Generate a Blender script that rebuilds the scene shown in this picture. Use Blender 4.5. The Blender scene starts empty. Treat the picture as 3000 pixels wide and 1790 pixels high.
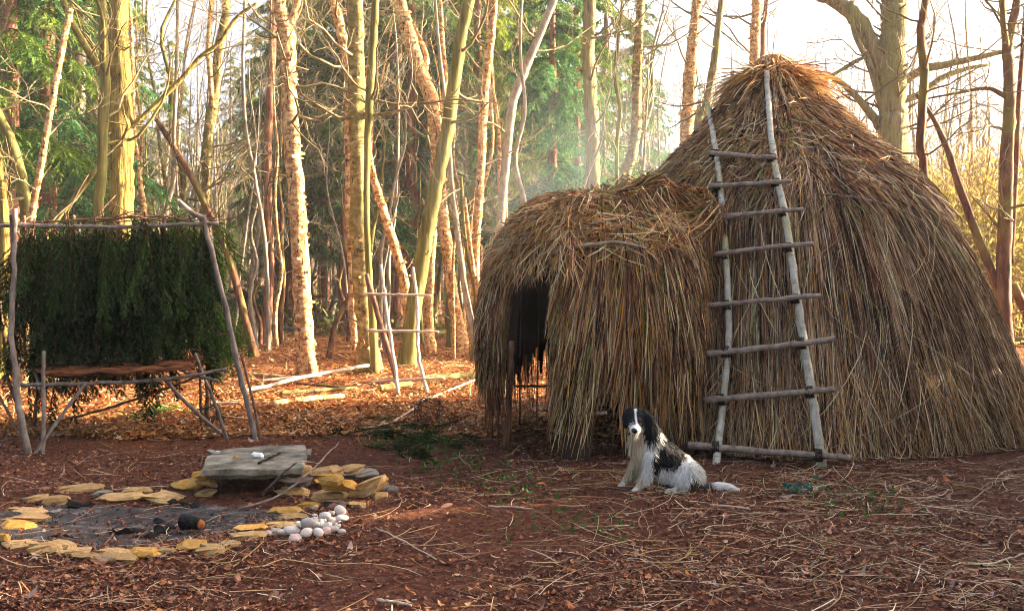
import bpy, math, random
import numpy as np
from mathutils import Vector, Matrix

# ------------------------------------------------------------------ camera, sky, sun, exposure
scene = bpy.context.scene
COL = scene.collection
CAM_H = 1.6          # eye height
FPX = 2900.0         # focal length in pixels of the 3000 px wide photograph
HOR = 800.0          # horizon row
cam_d = bpy.data.cameras.new('camera')
cam = bpy.data.objects.new('camera', cam_d); COL.objects.link(cam)
cam.location = (0, 0, CAM_H); cam.rotation_euler = (math.pi / 2, 0, 0)
cam_d.sensor_width = 36.0; cam_d.lens = 36.0 * FPX / 3000.0
cam_d.shift_y = -(895.0 - HOR) / 3000.0
cam_d.clip_end = 2000.0; cam_d.clip_start = 0.05
scene.camera = cam

SUN_AZ, SUN_EL = math.radians(76), math.radians(16)
world = bpy.data.worlds.new('World'); scene.world = world; world.use_nodes = True
wn = world.node_tree
sky = wn.nodes.new('ShaderNodeTexSky'); sky.sky_type = 'NISHITA'; sky.sun_disc = False
sky.sun_elevation = SUN_EL; sky.sun_rotation = SUN_AZ
sky.air_density = 0.6; sky.dust_density = 7.0; sky.ozone_density = 0.0
bg = wn.nodes['Background']; bg.inputs[1].default_value = 0.085
wn.links.new(sky.outputs[0], bg.inputs[0])
sun_d = bpy.data.lights.new('sun', 'SUN'); sun_d.energy = 5.0; sun_d.angle = math.radians(0.6)
sun_d.color = (1.0, 0.82, 0.56)
sun = bpy.data.objects.new('sun', sun_d); COL.objects.link(sun)
sdir = Vector((math.sin(SUN_AZ) * math.cos(SUN_EL), math.cos(SUN_AZ) * math.cos(SUN_EL), math.sin(SUN_EL)))
sun.rotation_euler = sdir.to_track_quat('Z', 'Y').to_euler(); sun.location = sdir * 40
vs = scene.view_settings
vs.view_transform = 'Standard'; vs.look = 'None'; vs.gamma = 1.0; vs.use_curve_mapping = False
vs.exposure = 3.35
scene.render.engine = 'CYCLES'
cy = scene.cycles
cy.use_denoising = True
cy.max_bounces = 6; cy.diffuse_bounces = 3; cy.glossy_bounces = 2; cy.transmission_bounces = 3
cy.transparent_max_bounces = 8; cy.volume_bounces = 0; cy.sample_clamp_indirect = 6.0
cy.filter_width = 1.0
cy.use_adaptive_sampling = True; cy.adaptive_threshold = 0.02

# ------------------------------------------------------------------ helpers
V = 3000.0 / 2487.0      # layout was measured on a 2487 px wide view of the photograph

def rngof(s): return np.random.default_rng(s)

def hgt(x, y):
    x = np.asarray(x, float); y = np.asarray(y, float)
    a = .012 * np.sin(x * 2.3 + .7 * y) + .010 * np.sin(1.9 * y - 1.1 * x + 1.3) + .008 * np.sin(4.1 * x + 3.3 * y)
    f = np.clip((y - 18) / 25, 0, 1)
    a = a + f * (.10 * np.sin(.35 * x + .2 * y) + .08 * np.sin(.5 * y - .3 * x + 2))
    pit = np.exp(-(((x + 2.55) / 1.15) ** 2 + ((y - 6.45) / .65) ** 2) ** 2)
    return a - .05 * pit

def at(px, py, Y):
    return np.array([(px - 1500.0) * Y / FPX, Y, CAM_H - (py - HOR) * Y / FPX])

def gnd(px, py, z=0.0):
    Y = FPX * (CAM_H - z) / (py - HOR)
    return np.array([(px - 1500.0) * Y / FPX, Y, z])

def ongnd(px, py):
    p = gnd(px, py); p[2] = float(hgt(p[0], p[1])); return p

def catmull(pts, n):
    P = np.asarray(pts, float)
    if len(P) == 2:
        t = np.linspace(0, 1, n)[:, None]; return P[0] * (1 - t) + P[1] * t
    P = np.vstack([2 * P[0] - P[1], P, 2 * P[-1] - P[-2]])
    m = len(P) - 3
    t = np.linspace(0, m - 1e-6, n); i = t.astype(int); f = (t - i)[:, None]
    a, b, c, d = P[i], P[i + 1], P[i + 2], P[i + 3]
    return .5 * (2 * b + (c - a) * f + (2 * a - 5 * b + 4 * c - d) * f ** 2 + (3 * b - a - 3 * c + d) * f ** 3)

def norm(a): return a / np.maximum(np.linalg.norm(a, axis=-1, keepdims=True), 1e-9)

class MB:
    """collects geometry for ONE mesh object"""
    def __init__(s): s.v = []; s.c = []; s.q = []; s.t = []; s.n = 0
    def add(s, v, q=None, t=None, c=(.5, .5, .5)):
        v = np.asarray(v, float).reshape(-1, 3); k = len(v)
        c = np.asarray(c, float)
        if c.ndim == 1: c = np.tile(c, (k, 1))
        s.v.append(v); s.c.append(c[:, :3])
        if q is not None and len(q): s.q.append(np.asarray(q, int).reshape(-1, 4) + s.n)
        if t is not None and len(t): s.t.append(np.asarray(t, int).reshape(-1, 3) + s.n)
        s.n += k
    def tubes(s, P, R, nseg=4, c=(.5, .5, .5), cap=True):
        """P [N,k,3] centre lines, R [N,k] radii"""
        P = np.asarray(P, float); R = np.asarray(R, float); N, k, _ = P.shape
        T = np.gradient(P, axis=1); T = norm(T)
        m = norm(P[:, -1] - P[:, 0])
        ref = np.where(np.abs(m[:, 2:3]) > .8, np.array([[0.3, 1.0, 0.1]]), np.array([[.1, .2, 1.0]]))
        A = norm(np.cross(T, ref[:, None, :])); B = np.cross(T, A)
        an = np.arange(nseg) * 2 * np.pi / nseg
        ring = A[:, :, None, :] * np.cos(an)[None, None, :, None] + B[:, :, None, :] * np.sin(an)[None, None, :, None]
        Vv = P[:, :, None, :] + ring * R[:, :, None, None]
        idx = np.arange(N * k * nseg).reshape(N, k, nseg)
        nx = np.roll(idx, -1, axis=2)
        q = np.stack([idx[:, :-1], nx[:, :-1], nx[:, 1:], idx[:, 1:]], -1).reshape(-1, 4)
        c = np.asarray(c, float)
        if c.ndim == 2: c = np.repeat(c, k * nseg, 0)
        t = None
        if cap:
            tt = []
            for j in range(1, nseg - 1):
                tt.append(np.stack([idx[:, 0, 0], idx[:, 0, j + 1], idx[:, 0, j]], -1))
                tt.append(np.stack([idx[:, -1, 0], idx[:, -1, j], idx[:, -1, j + 1]], -1))
            t = np.concatenate(tt)
        s.add(Vv.reshape(-1, 3), q, t, c)
    def ribbons(s, P, S, W, c):
        """P [N,k,3] centre, S [N,k,3] side unit, W [N,k] half width, c [N,3]"""
        N, k, _ = P.shape
        L = P - S * W[..., None]; Rr = P + S * W[..., None]
        Vv = np.stack([L, Rr], 2).reshape(-1, 3)
        idx = np.arange(N * k * 2).reshape(N, k, 2)
        q = np.stack([idx[:, :-1, 0], idx[:, :-1, 1], idx[:, 1:, 1], idx[:, 1:, 0]], -1).reshape(-1, 4)
        c = np.asarray(c, float)
        if c.ndim == 2: c = np.repeat(c, k * 2, 0)
        elif c.ndim == 3: c = np.repeat(c, 2, 1).reshape(-1, 3)
        s.add(Vv, q, None, c)
    def mesh(s, name, mat, smooth=True):
        v = np.concatenate(s.v); c = np.concatenate(s.c)
        q = np.concatenate(s.q) if s.q else np.zeros((0, 4), int)
        t = np.concatenate(s.t) if s.t else np.zeros((0, 3), int)
        me = bpy.data.meshes.new(name)
        me.vertices.add(len(v)); me.vertices.foreach_set('co', v.astype(np.float32).ravel())
        loops = np.concatenate([q.ravel(), t.ravel()]).astype(np.int32)
        me.loops.add(len(loops)); me.loops.foreach_set('vertex_index', loops)
        nq, ntr = len(q), len(t)
        me.polygons.add(nq + ntr)
        me.polygons.foreach_set('loop_start', np.concatenate([np.arange(nq) * 4, nq * 4 + np.arange(ntr) * 3]).astype(np.int32))
        me.polygons.foreach_set('use_smooth', np.full(nq + ntr, smooth))
        at_ = me.color_attributes.new('col', 'FLOAT_COLOR', 'POINT')
        at_.data.foreach_set('color', np.hstack([c, np.ones((len(c), 1))]).astype(np.float32).ravel())
        me.update(calc_edges=True); me.validate()
        me.materials.append(mat)
        return me
    def build(s, name, mat, parent=None, smooth=True):
        return mkobj(name, s.mesh(name, mat, smooth), parent)

def mkobj(name, me, parent=None):
    o = bpy.data.objects.new(name, me); COL.objects.link(o)
    if parent is not None: o.parent = parent
    return o

def tag(o, label=None, cat=None, group=None, kind=None):
    if label: o['label'] = label
    if cat: o['category'] = cat
    if group: o['group'] = group
    if kind: o['kind'] = kind
    return o

def empty(name, loc, label, cat, group=None, rz=0.0):
    o = bpy.data.objects.new(name, None); COL.objects.link(o)
    o.empty_display_size = .1
    o.location = [float(a) for a in loc]; o.rotation_euler = (0, 0, rz)
    return tag(o, label, cat, group)

def copy_tree(o, parent=None):
    c = o.copy(); COL.objects.link(c); c.parent = parent
    for ch in list(o.children): copy_tree(ch, c)
    return c

# ------------------------------------------------------------------ materials
def newmat(name):
    m = bpy.data.materials.new(name); m.use_nodes = True
    nt = m.node_tree
    b = nt.nodes['Principled BSDF']
    return m, nt, b
def N(nt, t, **kw):
    n = nt.nodes.new(t)
    for k, v in kw.items():
        if k in n.inputs: n.inputs[k].default_value = v
        else: setattr(n, k, v)
    return n
def ramp(nt, fac, stops):
    r = nt.nodes.new('ShaderNodeValToRGB'); e = r.color_ramp.elements
    while len(e) < len(stops): e.new(.5)
    for el, (p, c) in zip(e, stops): el.position = p; el.color = (*c, 1)
    nt.links.new(fac, r.inputs[0]); return r.outputs[0]
def coords(nt, scale=(1, 1, 1), kind='Object'):
    tc = N(nt, 'ShaderNodeTexCoord'); mp = N(nt, 'ShaderNodeMapping'); mp.inputs['Scale'].default_value = scale
    nt.links.new(tc.outputs[kind], mp.inputs[0]); return mp.outputs[0]
def noise(nt, vec, scale, detail=4, rough=.55):
    n = N(nt, 'ShaderNodeTexNoise', Scale=scale, Detail=detail, Roughness=rough)
    nt.links.new(vec, n.inputs['Vector']); return n.outputs['Fac']
def mixc(nt, fac, a, b, mode='MIX'):
    m = N(nt, 'ShaderNodeMix', data_type='RGBA', blend_type=mode)
    for s_, x in ((m.inputs[0], fac), (m.inputs[6], a), (m.inputs[7], b)):
        if hasattr(x, 'is_output'): nt.links.new(x, s_)
        elif isinstance(x, tuple): s_.default_value = (*x, 1)
        else: s_.default_value = x
    return m.outputs[2]
def bump(nt, b, h, strength=.5, dist=.01):
    n = N(nt, 'ShaderNodeBump', Strength=strength, Distance=dist)
    nt.links.new(h, n.inputs['Height']); nt.links.new(n.outputs[0], b.inputs['Normal'])
def attr(nt): return N(nt, 'ShaderNodeAttribute', attribute_name='col').outputs['Color']

def mat_tinted(name, rough=.6, var=.35, vscale=9.0, trans=0.0, spec=.1, tint=(1, 1, 1)):
    """colour comes from the piece's own colour, varied by a little noise; thin pieces let light through"""
    m, nt, b = newmat(name)
    c = attr(nt)
    n = noise(nt, coords(nt), vscale, 3)
    g = ramp(nt, n, [(.3, (1 - var,) * 3), (.7, (1 + var * .3,) * 3)])
    c2 = mixc(nt, 1.0, c, g, 'MULTIPLY')
    if tint != (1, 1, 1): c2 = mixc(nt, 1.0, c2, tint, 'MULTIPLY')
    nt.links.new(c2, b.inputs['Base Color']); b.inputs['Roughness'].default_value = rough
    b.inputs['Specular IOR Level'].default_value = spec
    if trans > 0:
        tr = N(nt, 'ShaderNodeBsdfTranslucent'); nt.links.new(c2, tr.inputs[0])
        mx = N(nt, 'ShaderNodeMixShader'); mx.inputs[0].default_value = trans
        nt.links.new(b.outputs[0], mx.inputs[1]); nt.links.new(tr.outputs[0], mx.inputs[2])
        nt.links.new(mx.outputs[0], nt.nodes['Material Output'].inputs[0])
    return m

def mat_bark(name, stops, scale=(6, 6, 1.6), nscale=2.2, band=None, bandcol=(.03, .025, .02), moss=None, mossamt=.5, bstr=.8, bdist=.03, peel=None, crack=None):
    m, nt, b = newmat(name)
    v = coords(nt, scale)
    n1 = noise(nt, v, nscale, 6, .65)
    col = ramp(nt, n1, stops)
    big = noise(nt, coords(nt, (1, 1, .5)), 1.7, 3)
    if peel:
        pn = noise(nt, coords(nt, (4, 4, 6)), 2.6, 6, .7)
        col = mixc(nt, ramp(nt, pn, [(.52, (0, 0, 0)), (.58, (1, 1, 1))]), col, peel)
    if band:
        bn = noise(nt, coords(nt, (1.6, 1.6, band * 1.6)), 2.0, 6, .7)
        col = mixc(nt, ramp(nt, bn, [(.60, (0, 0, 0)), (.68, (1, 1, 1))]), col, bandcol)
    if crack:
        cn = noise(nt, coords(nt, (9, 9, 3.0)), 2.2, 6, .75)
        col = mixc(nt, ramp(nt, cn, [(.57, (0, 0, 0)), (.60, (1, 1, 1))]), col, crack)
    if moss:
        f = ramp(nt, big, [(.62 - mossamt * .4, (0, 0, 0)), (.78 - mossamt * .3, (1, 1, 1))])
        col = mixc(nt, f, col, moss)
    nt.links.new(col, b.inputs['Base Color']); b.inputs['Roughness'].default_value = .8
    b.inputs['Specular IOR Level'].default_value = .12
    bump(nt, b, n1, bstr, bdist)
    return m

M = {}
M['reed'] = mat_tinted('reed', .55, .3, 6, .12)
M['reed_dark'] = mat_tinted('old_reed', .8, .3, 6, .0)
M['leaf'] = mat_tinted('dead_leaf', .55, .4, 25, .12)
M['straw'] = mat_tinted('straw', .5, .25, 15, .1)
M['needle'] = mat_tinted('fir_needle', .65, .3, 8, .42)
M['twig'] = mat_tinted('twig', .7, .4, 10, 0)
M['fur'] = mat_tinted('dog_fur', .6, .12, 40, .0, .12)
M['birch'] = mat_bark('birch_bark', [(.3, (.10, .04, .015)), (.42, (.34, .16, .06)), (.52, (.55, .35, .16)), (.66, (.68, .52, .31))], (4, 4, 7), 2.0,
                      band=3.2, bandcol=(.05, .028, .018), peel=(.30, .12, .05), crack=(.04, .022, .014))
M['birch_olive'] = mat_bark('mossy_birch_bark', [(.3, (.05, .036, .015)), (.5, (.22, .165, .06)), (.7, (.42, .33, .16))], (4, 4, 6), 2.0, band=2.5,
                            bandcol=(.035, .03, .02), moss=(.14, .125, .033), mossamt=.35, crack=(.03, .025, .016))
M['moss_smooth'] = mat_bark('green_algae_bark', [(.3, (.045, .040, .012)), (.5, (.13, .115, .032)), (.72, (.24, .205, .07))], (9, 9, .7), 1.6, bstr=.4, bdist=.015)
M['oak'] = mat_bark('furrowed_mossy_bark', [(.32, (.03, .018, .008)), (.45, (.17, .11, .03)), (.6, (.29, .23, .05)), (.75, (.38, .33, .09))], (9, 9, 1.1), 2.0, bstr=1.0, bdist=.06)
M['oak_grey'] = mat_bark('furrowed_grey_bark', [(.32, (.05, .04, .02)), (.5, (.20, .16, .08)), (.72, (.33, .28, .14))], (9, 9, 1.2), 2.0, moss=(.20, .20, .05), mossamt=.35, bstr=1.0, bdist=.05)
M['conifer'] = mat_bark('red_conifer_bark', [(.3, (.07, .03, .02)), (.5, (.24, .10, .06)), (.72, (.36, .18, .11))], (8, 8, 1.5), 2.2, bstr=.9, bdist=.04)
M['grey'] = mat_bark('smooth_grey_bark', [(.3, (.12, .10, .08)), (.55, (.27, .23, .18)), (.75, (.40, .35, .28))], (4, 4, 2), 1.8, band=12, bandcol=(.08, .07, .06), bstr=.3, bdist=.01)
M['dark'] = mat_bark('dark_red_bark', [(.3, (.035, .018, .012)), (.55, (.13, .055, .03)), (.78, (.26, .14, .06))], (6, 6, 1.5), 2, moss=(.20, .19, .04), mossamt=.3, bstr=.7)
M['pole'] = mat_bark('grey_pole_bark', [(.3, (.09, .065, .055)), (.55, (.23, .185, .16)), (.75, (.36, .31, .27))], (6, 6, 3), 2.5, band=14, bandcol=(.10, .07, .05), bstr=.4, bdist=.006)
M['pole_brown'] = mat_bark('brown_pole_bark', [(.3, (.07, .035, .025)), (.55, (.20, .10, .06)), (.78, (.34, .20, .12))], (6, 6, 3), 2.5, bstr=.5, bdist=.006)
M['ladder'] = mat_bark('pale_ladder_bark', [(.3, (.22, .19, .12)), (.5, (.46, .42, .34)), (.75, (.62, .58, .50))], (6, 6, 3), 3, band=22, bandcol=(.12, .09, .06), moss=(.36, .33, .10), mossamt=.25, bstr=.4, bdist=.005)
M['rung'] = mat_bark('rung_bark', [(.3, (.12, .08, .06)), (.55, (.30, .23, .18)), (.78, (.44, .35, .28))], (9, 9, 9), 2, bstr=.5, bdist=.005)
M['peeled'] = mat_bark('peeled_stick_wood', [(.3, (.40, .27, .18)), (.6, (.58, .44, .33)), (.8, (.66, .53, .42))], (9, 9, 2), 2, bstr=.3, bdist=.004)
M['lashing'] = mat_bark('cord', [(.3, (.015, .012, .01)), (.7, (.06, .045, .03))], (30, 30, 30), 2, bstr=.6, bdist=.003)
M['cutwood'] = mat_bark('cut_wood', [(.3, (.45, .24, .09)), (.6, (.62, .36, .15)), (.8, (.7, .46, .22))], (14, 14, 14), 2, bstr=.3, bdist=.003)
M['barkslab'] = mat_bark('bark_slab', [(.3, (.03, .012, .008)), (.5, (.15, .05, .02)), (.75, (.40, .17, .06))], (2.2, 14, 10), 2, bstr=.9, bdist=.02)

def mat_stone(name, stops, scale=5.0, bstr=.7, bdist=.015, stain=None):
    m, nt, b = newmat(name)
    oi = N(nt, 'ShaderNodeObjectInfo')
    tc = N(nt, 'ShaderNodeTexCoord'); ad = N(nt, 'ShaderNodeVectorMath', operation='ADD')
    nt.links.new(tc.outputs['Object'], ad.inputs[0]); nt.links.new(oi.outputs['Location'], ad.inputs[1])
    n1 = noise(nt, ad.outputs[0], scale, 6, .62); n2 = noise(nt, ad.outputs[0], scale * 6, 4, .6)
    col = ramp(nt, n1, stops)
    rv = N(nt, 'ShaderNodeHueSaturation'); nt.links.new(col, rv.inputs['Color'])
    mr = N(nt, 'ShaderNodeMapRange'); mr.inputs[3].default_value = .7; mr.inputs[4].default_value = 1.2
    nt.links.new(oi.outputs['Random'], mr.inputs[0]); nt.links.new(mr.outputs[0], rv.inputs['Value'])
    col = rv.outputs[0]
    if stain: col = mixc(nt, ramp(nt, n2, [(.55, (0, 0, 0)), (.7, (1, 1, 1))]), col, stain)
    nt.links.new(col, b.inputs['Base Color']); b.inputs['Roughness'].default_value = .85
    b.inputs['Specular IOR Level'].default_value = .2
    bump(nt, b, n2, bstr, bdist)
    return m
M['sandstone'] = mat_stone('ochre_sandstone', [(.3, (.33, .17, .06)), (.5, (.54, .33, .13)), (.7, (.62, .45, .25))], 6, stain=(.16, .10, .06))
M['ochre'] = mat_stone('orange_sandstone', [(.3, (.44, .19, .03)), (.5, (.64, .34, .07)), (.7, (.66, .43, .16))], 6, stain=(.30, .15, .04))
M['greystone'] = mat_stone('grey_stone', [(.3, (.15, .13, .10)), (.5, (.30, .27, .22)), (.7, (.40, .37, .31))], 5, stain=(.09, .08, .06))
M['sootstone'] = mat_stone('sooty_stone', [(.3, (.05, .035, .03)), (.5, (.13, .09, .07)), (.7, (.22, .15, .11))], 6)
M['slab'] = mat_stone('weathered_slab', [(.35, (.05, .045, .03)), (.5, (.18, .16, .12)), (.64, (.33, .29, .23))], 5.5, stain=(.17, .14, .09))
M['pebble'] = mat_stone('white_pebble', [(.3, (.38, .28, .24)), (.5, (.66, .59, .54)), (.7, (.75, .71, .67))], 12, .4, .006, stain=(.42, .33, .27))
M['pebble_pink'] = mat_stone('pink_pebble', [(.3, (.46, .28, .24)), (.6, (.62, .45, .40))], 9, .2, .003)
M['flint'] = mat_stone('white_flint', [(.3, (.74, .74, .76)), (.7, (.8, .8, .8))], 12, .2, .003)
M['burnt_end'] = mat_stone('burnt_wood_end', [(.3, (.06, .02, .01)), (.6, (.30, .10, .03)), (.75, (.42, .18, .06))], 9, .5, .01)
M['char'] = mat_stone('charcoal', [(.3, (.008, .008, .008)), (.6, (.03, .028, .028)), (.75, (.09, .085, .085))], 14, 1.0, .02)

def mat_ground():
    m, nt, b = newmat('forest_soil')
    v = coords(nt)
    n1 = noise(nt, v, 1.1, 5, .6); n2 = noise(nt, v, 22, 6, .7); n3 = noise(nt, v, 75, 3, .6)
    soil = ramp(nt, n2, [(.3, (.030, .012, .008)), (.47, (.10, .036, .022)), (.6, (.19, .075, .042)), (.75, (.32, .16, .09))])
    leaf = ramp(nt, n2, [(.3, (.07, .022, .010)), (.5, (.24, .075, .025)), (.65, (.40, .15, .05)), (.8, (.52, .25, .10))])
    sep = N(nt, 'ShaderNodeSeparateXYZ'); nt.links.new(v, sep.inputs[0])
    mr = N(nt, 'ShaderNodeMapRange'); mr.inputs[1].default_value = 8.6; mr.inputs[2].default_value = 11.0
    nt.links.new(sep.outputs['Y'], mr.inputs[0])
    col = mixc(nt, mr.outputs[0], soil, leaf)
    col = mixc(nt, ramp(nt, n1, [(.35, (.35,) * 3), (.65, (.0,) * 3)]), col, (.055, .028, .020))
    spk = ramp(nt, n3, [(.66, (0, 0, 0)), (.72, (1, 1, 1))])
    col = mixc(nt, spk, col, (.34, .20, .13))
    nt.links.new(col, b.inputs['Base Color']); b.inputs['Roughness'].default_value = .85
    b.inputs['Specular IOR Level'].default_value = .05
    ad = N(nt, 'ShaderNodeMath', operation='ADD'); nt.links.new(n2, ad.inputs[0]); nt.links.new(n3, ad.inputs[1])
    bump(nt, b, ad.outputs[0], .9, .03)
    return m
M['ground'] = mat_ground()

def mat_ash():
    m, nt, b = newmat('ash_and_soot')
    v = coords(nt); n = noise(nt, v, 7, 6, .7)
    col = ramp(nt, n, [(.38, (.014, .012, .012)), (.55, (.045, .038, .036)), (.66, (.14, .13, .13)), (.75, (.34, .33, .33))])
    nt.links.new(col, b.inputs['Base Color']); b.inputs['Roughness'].default_value = .95
    bump(nt, b, noise(nt, v, 40, 5, .7), .8, .02); return m
M['ash'] = mat_ash()
# ------------------------------------------------------------------ ground
def build_ground():
    def lines(a, b, st, far0, far1):
        m = np.arange(a, b, st)
        lo = [a]; s = st
        while lo[-1] > far0: s *= 1.18; lo.append(lo[-1] - s)
        hi = [b]; s = st
        while hi[-1] < far1: s *= 1.18; hi.append(hi[-1] + s)
        return np.concatenate([np.array(lo[:0:-1]), m, np.array(hi)])
    xs = lines(-7, 7, .09, -900, 900); ys = lines(3.2, 15, .09, -300, 1500)
    X, Y = np.meshgrid(xs, ys)
    Z = hgt(X, Y)
    r = rngof(3); near = (np.abs(X) < 7.2) & (Y > 3) & (Y < 15.2)
    Z = Z + near * r.normal(0, .006, Z.shape)
    n, k = X.shape
    idx = np.arange(n * k).reshape(n, k)
    q = np.stack([idx[:-1, :-1], idx[:-1, 1:], idx[1:, 1:], idx[1:, :-1]], -1)
    mb = MB(); mb.add(np.stack([X, Y, Z], -1), q.reshape(-1, 4))
    tag(mb.build('ground', M['ground']), 'trodden leaf-strewn forest floor of the clearing', kind='structure')
build_ground()

# ------------------------------------------------------------------ the thatched hut
HC = np.array([3.01, 10.85])
HPROF = np.array([(3.92, .08), (3.80, .22), (3.66, .33), (3.46, .46), (3.06, .82), (2.70, 1.20), (2.34, 1.52), (1.79, 1.82), (1.25, 2.04), (.70, 2.22), (.30, 2.34), (.0, 2.42)])
PC = np.array([.80, 9.52]); PTH = math.atan2(HC[1] - PC[1], HC[0] - PC[0])
PPROF = np.array([(2.24, .02), (2.23, .36), (2.17, .62), (1.94, .83), (1.62, .98), (1.3, 1.05), (1.0, 1.08), (.6, 1.07), (.3, 1.07), (.0, 1.09)])

class Surf:
    def __init__(s, c, prof, stretch=None):
        z = catmull(prof, 200); s.z = z[:, 0]; s.r = z[:, 1]; s.c = c; s.st = stretch
        s.s = np.concatenate([[0], np.cumsum(np.hypot(np.diff(s.z), np.diff(s.r)))]); s.S = s.s[-1]
    def rf(s, th):
        f = 1 + .025 * np.sin(3 * th + 1) + .018 * np.sin(7 * th + 2) + .012 * np.sin(13 * th)
        if s.st is not None:
            d = np.cos(th - s.st); f = f * (1 + 1.2 * np.clip(d, 0, 1) ** 3)
        return f
    def pos(s, th, q, off=0.0):
        """point at azimuth th, arc length q down from the top, pushed out by off"""
        qq = np.clip(q, 0, s.S)
        r = np.interp(qq, s.s, s.r); z = np.interp(qq, s.s, s.z)
        e = .01; dr = np.interp(np.clip(qq + e, 0, s.S), s.s, s.r) - np.interp(np.clip(qq - e, 0, s.S), s.s, s.r)
        dz = np.interp(np.clip(qq + e, 0, s.S), s.s, s.z) - np.interp(np.clip(qq - e, 0, s.S), s.s, s.z)
        l = np.hypot(dr, dz) + 1e-9
        nr, nz = -dz / l, dr / l
        R = r * s.rf(th) + off * nr
        lean = (-.17 * (np.clip(z, 0, 4) / 4) ** 1.5) if s.st is None else 0.0
        if s.st is not None:      # the porch ridge climbs towards the hut
            al = R * np.cos(th - PTH); z = z + .24 * np.clip((al - .1) / 1.1, 0, 1) ** 2 * np.clip((z - .6) / 1.4, 0, 1)
        return np.stack([s.c[0] + lean + R * np.cos(th), s.c[1] + R * np.sin(th), z + off * nz], -1)
    def s_of_z(s, z): return np.interp(-np.asarray(z), -s.z, s.s)

HUT = Surf(HC, HPROF); POR = Surf(PC, PPROF, PTH + .35)
def sdist(sf, P):
    lean = (-.17 * (np.clip(P[..., 2], 0, 4) / 4) ** 1.5) if sf.st is None else 0.0
    dx, dy = P[..., 0] - sf.c[0] - lean, P[..., 1] - sf.c[1]
    rad = np.hypot(dx, dy); th = np.arctan2(dy, dx)
    d = rad - np.interp(-P[..., 2], -sf.z, sf.r) * sf.rf(th) + np.maximum(P[..., 2] - sf.z[0], 0)
    return d, np.stack([dx, dy, np.zeros_like(dx)], -1) / np.maximum(rad, 1e-6)[..., None]
def fillet(P, k=1.1):
    """smooths the valley where porch and hut meet: pushes the thatch out where both surfaces are close"""
    a, na = sdist(HUT, P); b, nb = sdist(POR, P)
    h = np.clip(k - np.abs(a - b), 0, None) / k; push = h * h * k * .25
    w = (np.abs(a) / (np.abs(a) + np.abs(b) + 1e-4))[..., None]
    n = norm(na * (1 - w) + nb * w + np.array([0, 0, .5]))
    ok = (np.minimum(a, b) > -.15) & (np.maximum(a, b) < k)
    keep = np.where((P[..., 2] < 1.9) & (P[..., 1] < 9.4), np.clip((1.85 - P[..., 0]) / .45, 0, 1), 1.0)
    return P + n * (push * ok * keep)[..., None]
PAL = {'dark': (.032, .013, .010), 'brown': (.17, .068, .033), 'tan': (.43, .245, .115), 'pale': (.67, .50, .29),  # dark reeds also stand in for the shaded gaps
       'ochre': (.45, .225, .060), 'green': (.18, .21, .045), 'mauve': (.36, .225, .17), 'red': (.24, .080, .034)}
def palette(r, n, w, jit=.22):
    k = list(w); p = np.array([w[a] for a in k], float); p /= p.sum()
    c = np.array([PAL[a] for a in k])[r.choice(len(k), n, p=p)]
    return np.clip(c * (1 + r.normal(0, jit, (n, 1))) * (1 + r.normal(0, .06, (n, 3))), .01, .9)

def thatch(mb, sf, r, th, q0, L, dth, off0, off1, w, col, k=5, wob=.012, zmin=.02):
    """reeds lying down the slope of surface sf"""
    n = len(th); t = np.linspace(0, 1, k)[None, :]
    q = q0[:, None] + L[:, None] * t
    a = th[:, None] + dth[:, None] * t ** 1.3
    off = off0[:, None] * (1 - t) + off1[:, None] * t + r.normal(0, wob, (n, k)) * t
    P = sf.pos(a, q, off)
    P[..., 2] = np.maximum(P[..., 2], zmin + r.uniform(0, .03, (n, 1)))
    P = fillet(P)
    T = norm(np.gradient(P, axis=1))
    out = np.stack([np.cos(a), np.sin(a), np.full_like(a, .4)], -1)
    rv = norm(out + r.normal(0, .55, (n, 1, 3)))
    S = norm(np.cross(T, rv))
    W = w[:, None] * np.array([.75, 1, 1, .85, .3])[None, :k]
    oth = POR if sf is HUT else HUT
    d_, _n = sdist(oth, P); ok = ~((d_[:, 2] < -.14) & (d_[:, 0] < .0))      # nothing grows inside the joined rooms
    mb.ribbons(P[ok], S[ok], W[ok], col[ok])

def clump(r, col, th, course, R, cell=.014, p=.5, seed=0):
    """neighbouring reeds come from the same bundle and share its colour"""
    k = (np.floor(th * R / cell + 7.3 * np.floor(course * 9)).astype(np.int64) * 7919 + np.floor(course * 4).astype(np.int64) * 104729 + seed) % len(col)
    m = r.random(len(col)) < p; c = col.copy(); c[m] = col[k[m]] * (1 + r.normal(0, .10, (m.sum(), 1))); return c
def clusters(r, th, amp=.35, f=(23, 41, 67)):
    return amp * (np.sin(f[0] * th + 1.3) + .7 * np.sin(f[1] * th + 2.1) + .5 * np.sin(f[2] * th))

hut = empty('thatched_hut', (HC[0], HC[1], 0), 'big round reed-thatched hut with a domed entrance porch, ladder leaning on it', 'hut')
def hutpart(mb, name, mat, kind=None, label=None):
    o = mb.build(name, mat, hut); o.location = (-HC[0], -HC[1], 0)
    if kind: o['kind'] = kind
    if label: o['label'] = label
    return o

def shell(sf, off, keep, nth=160, nq=60, q1=None):
    th = np.linspace(0, 2 * np.pi, nth, endpoint=False); q = np.linspace(0, q1 or sf.S, nq)
    T, Q = np.meshgrid(th, q); P = fillet(sf.pos(T, Q, off))
    idx = np.arange(nth * nq).reshape(nq, nth); nx = np.roll(idx, -1, 1)
    f = np.stack([idx[:-1], nx[:-1], nx[1:], idx[1:]], -1)
    zc = P[:-1, :, 2]; tc = T[:-1]
    ins = sdist(POR if sf is HUT else HUT, P)[0][:-1] < -.2
    mb = MB(); mb.add(P.reshape(-1, 3), f[keep(tc, zc) & ~ins], None, (.05, .03, .022)); return mb

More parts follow.
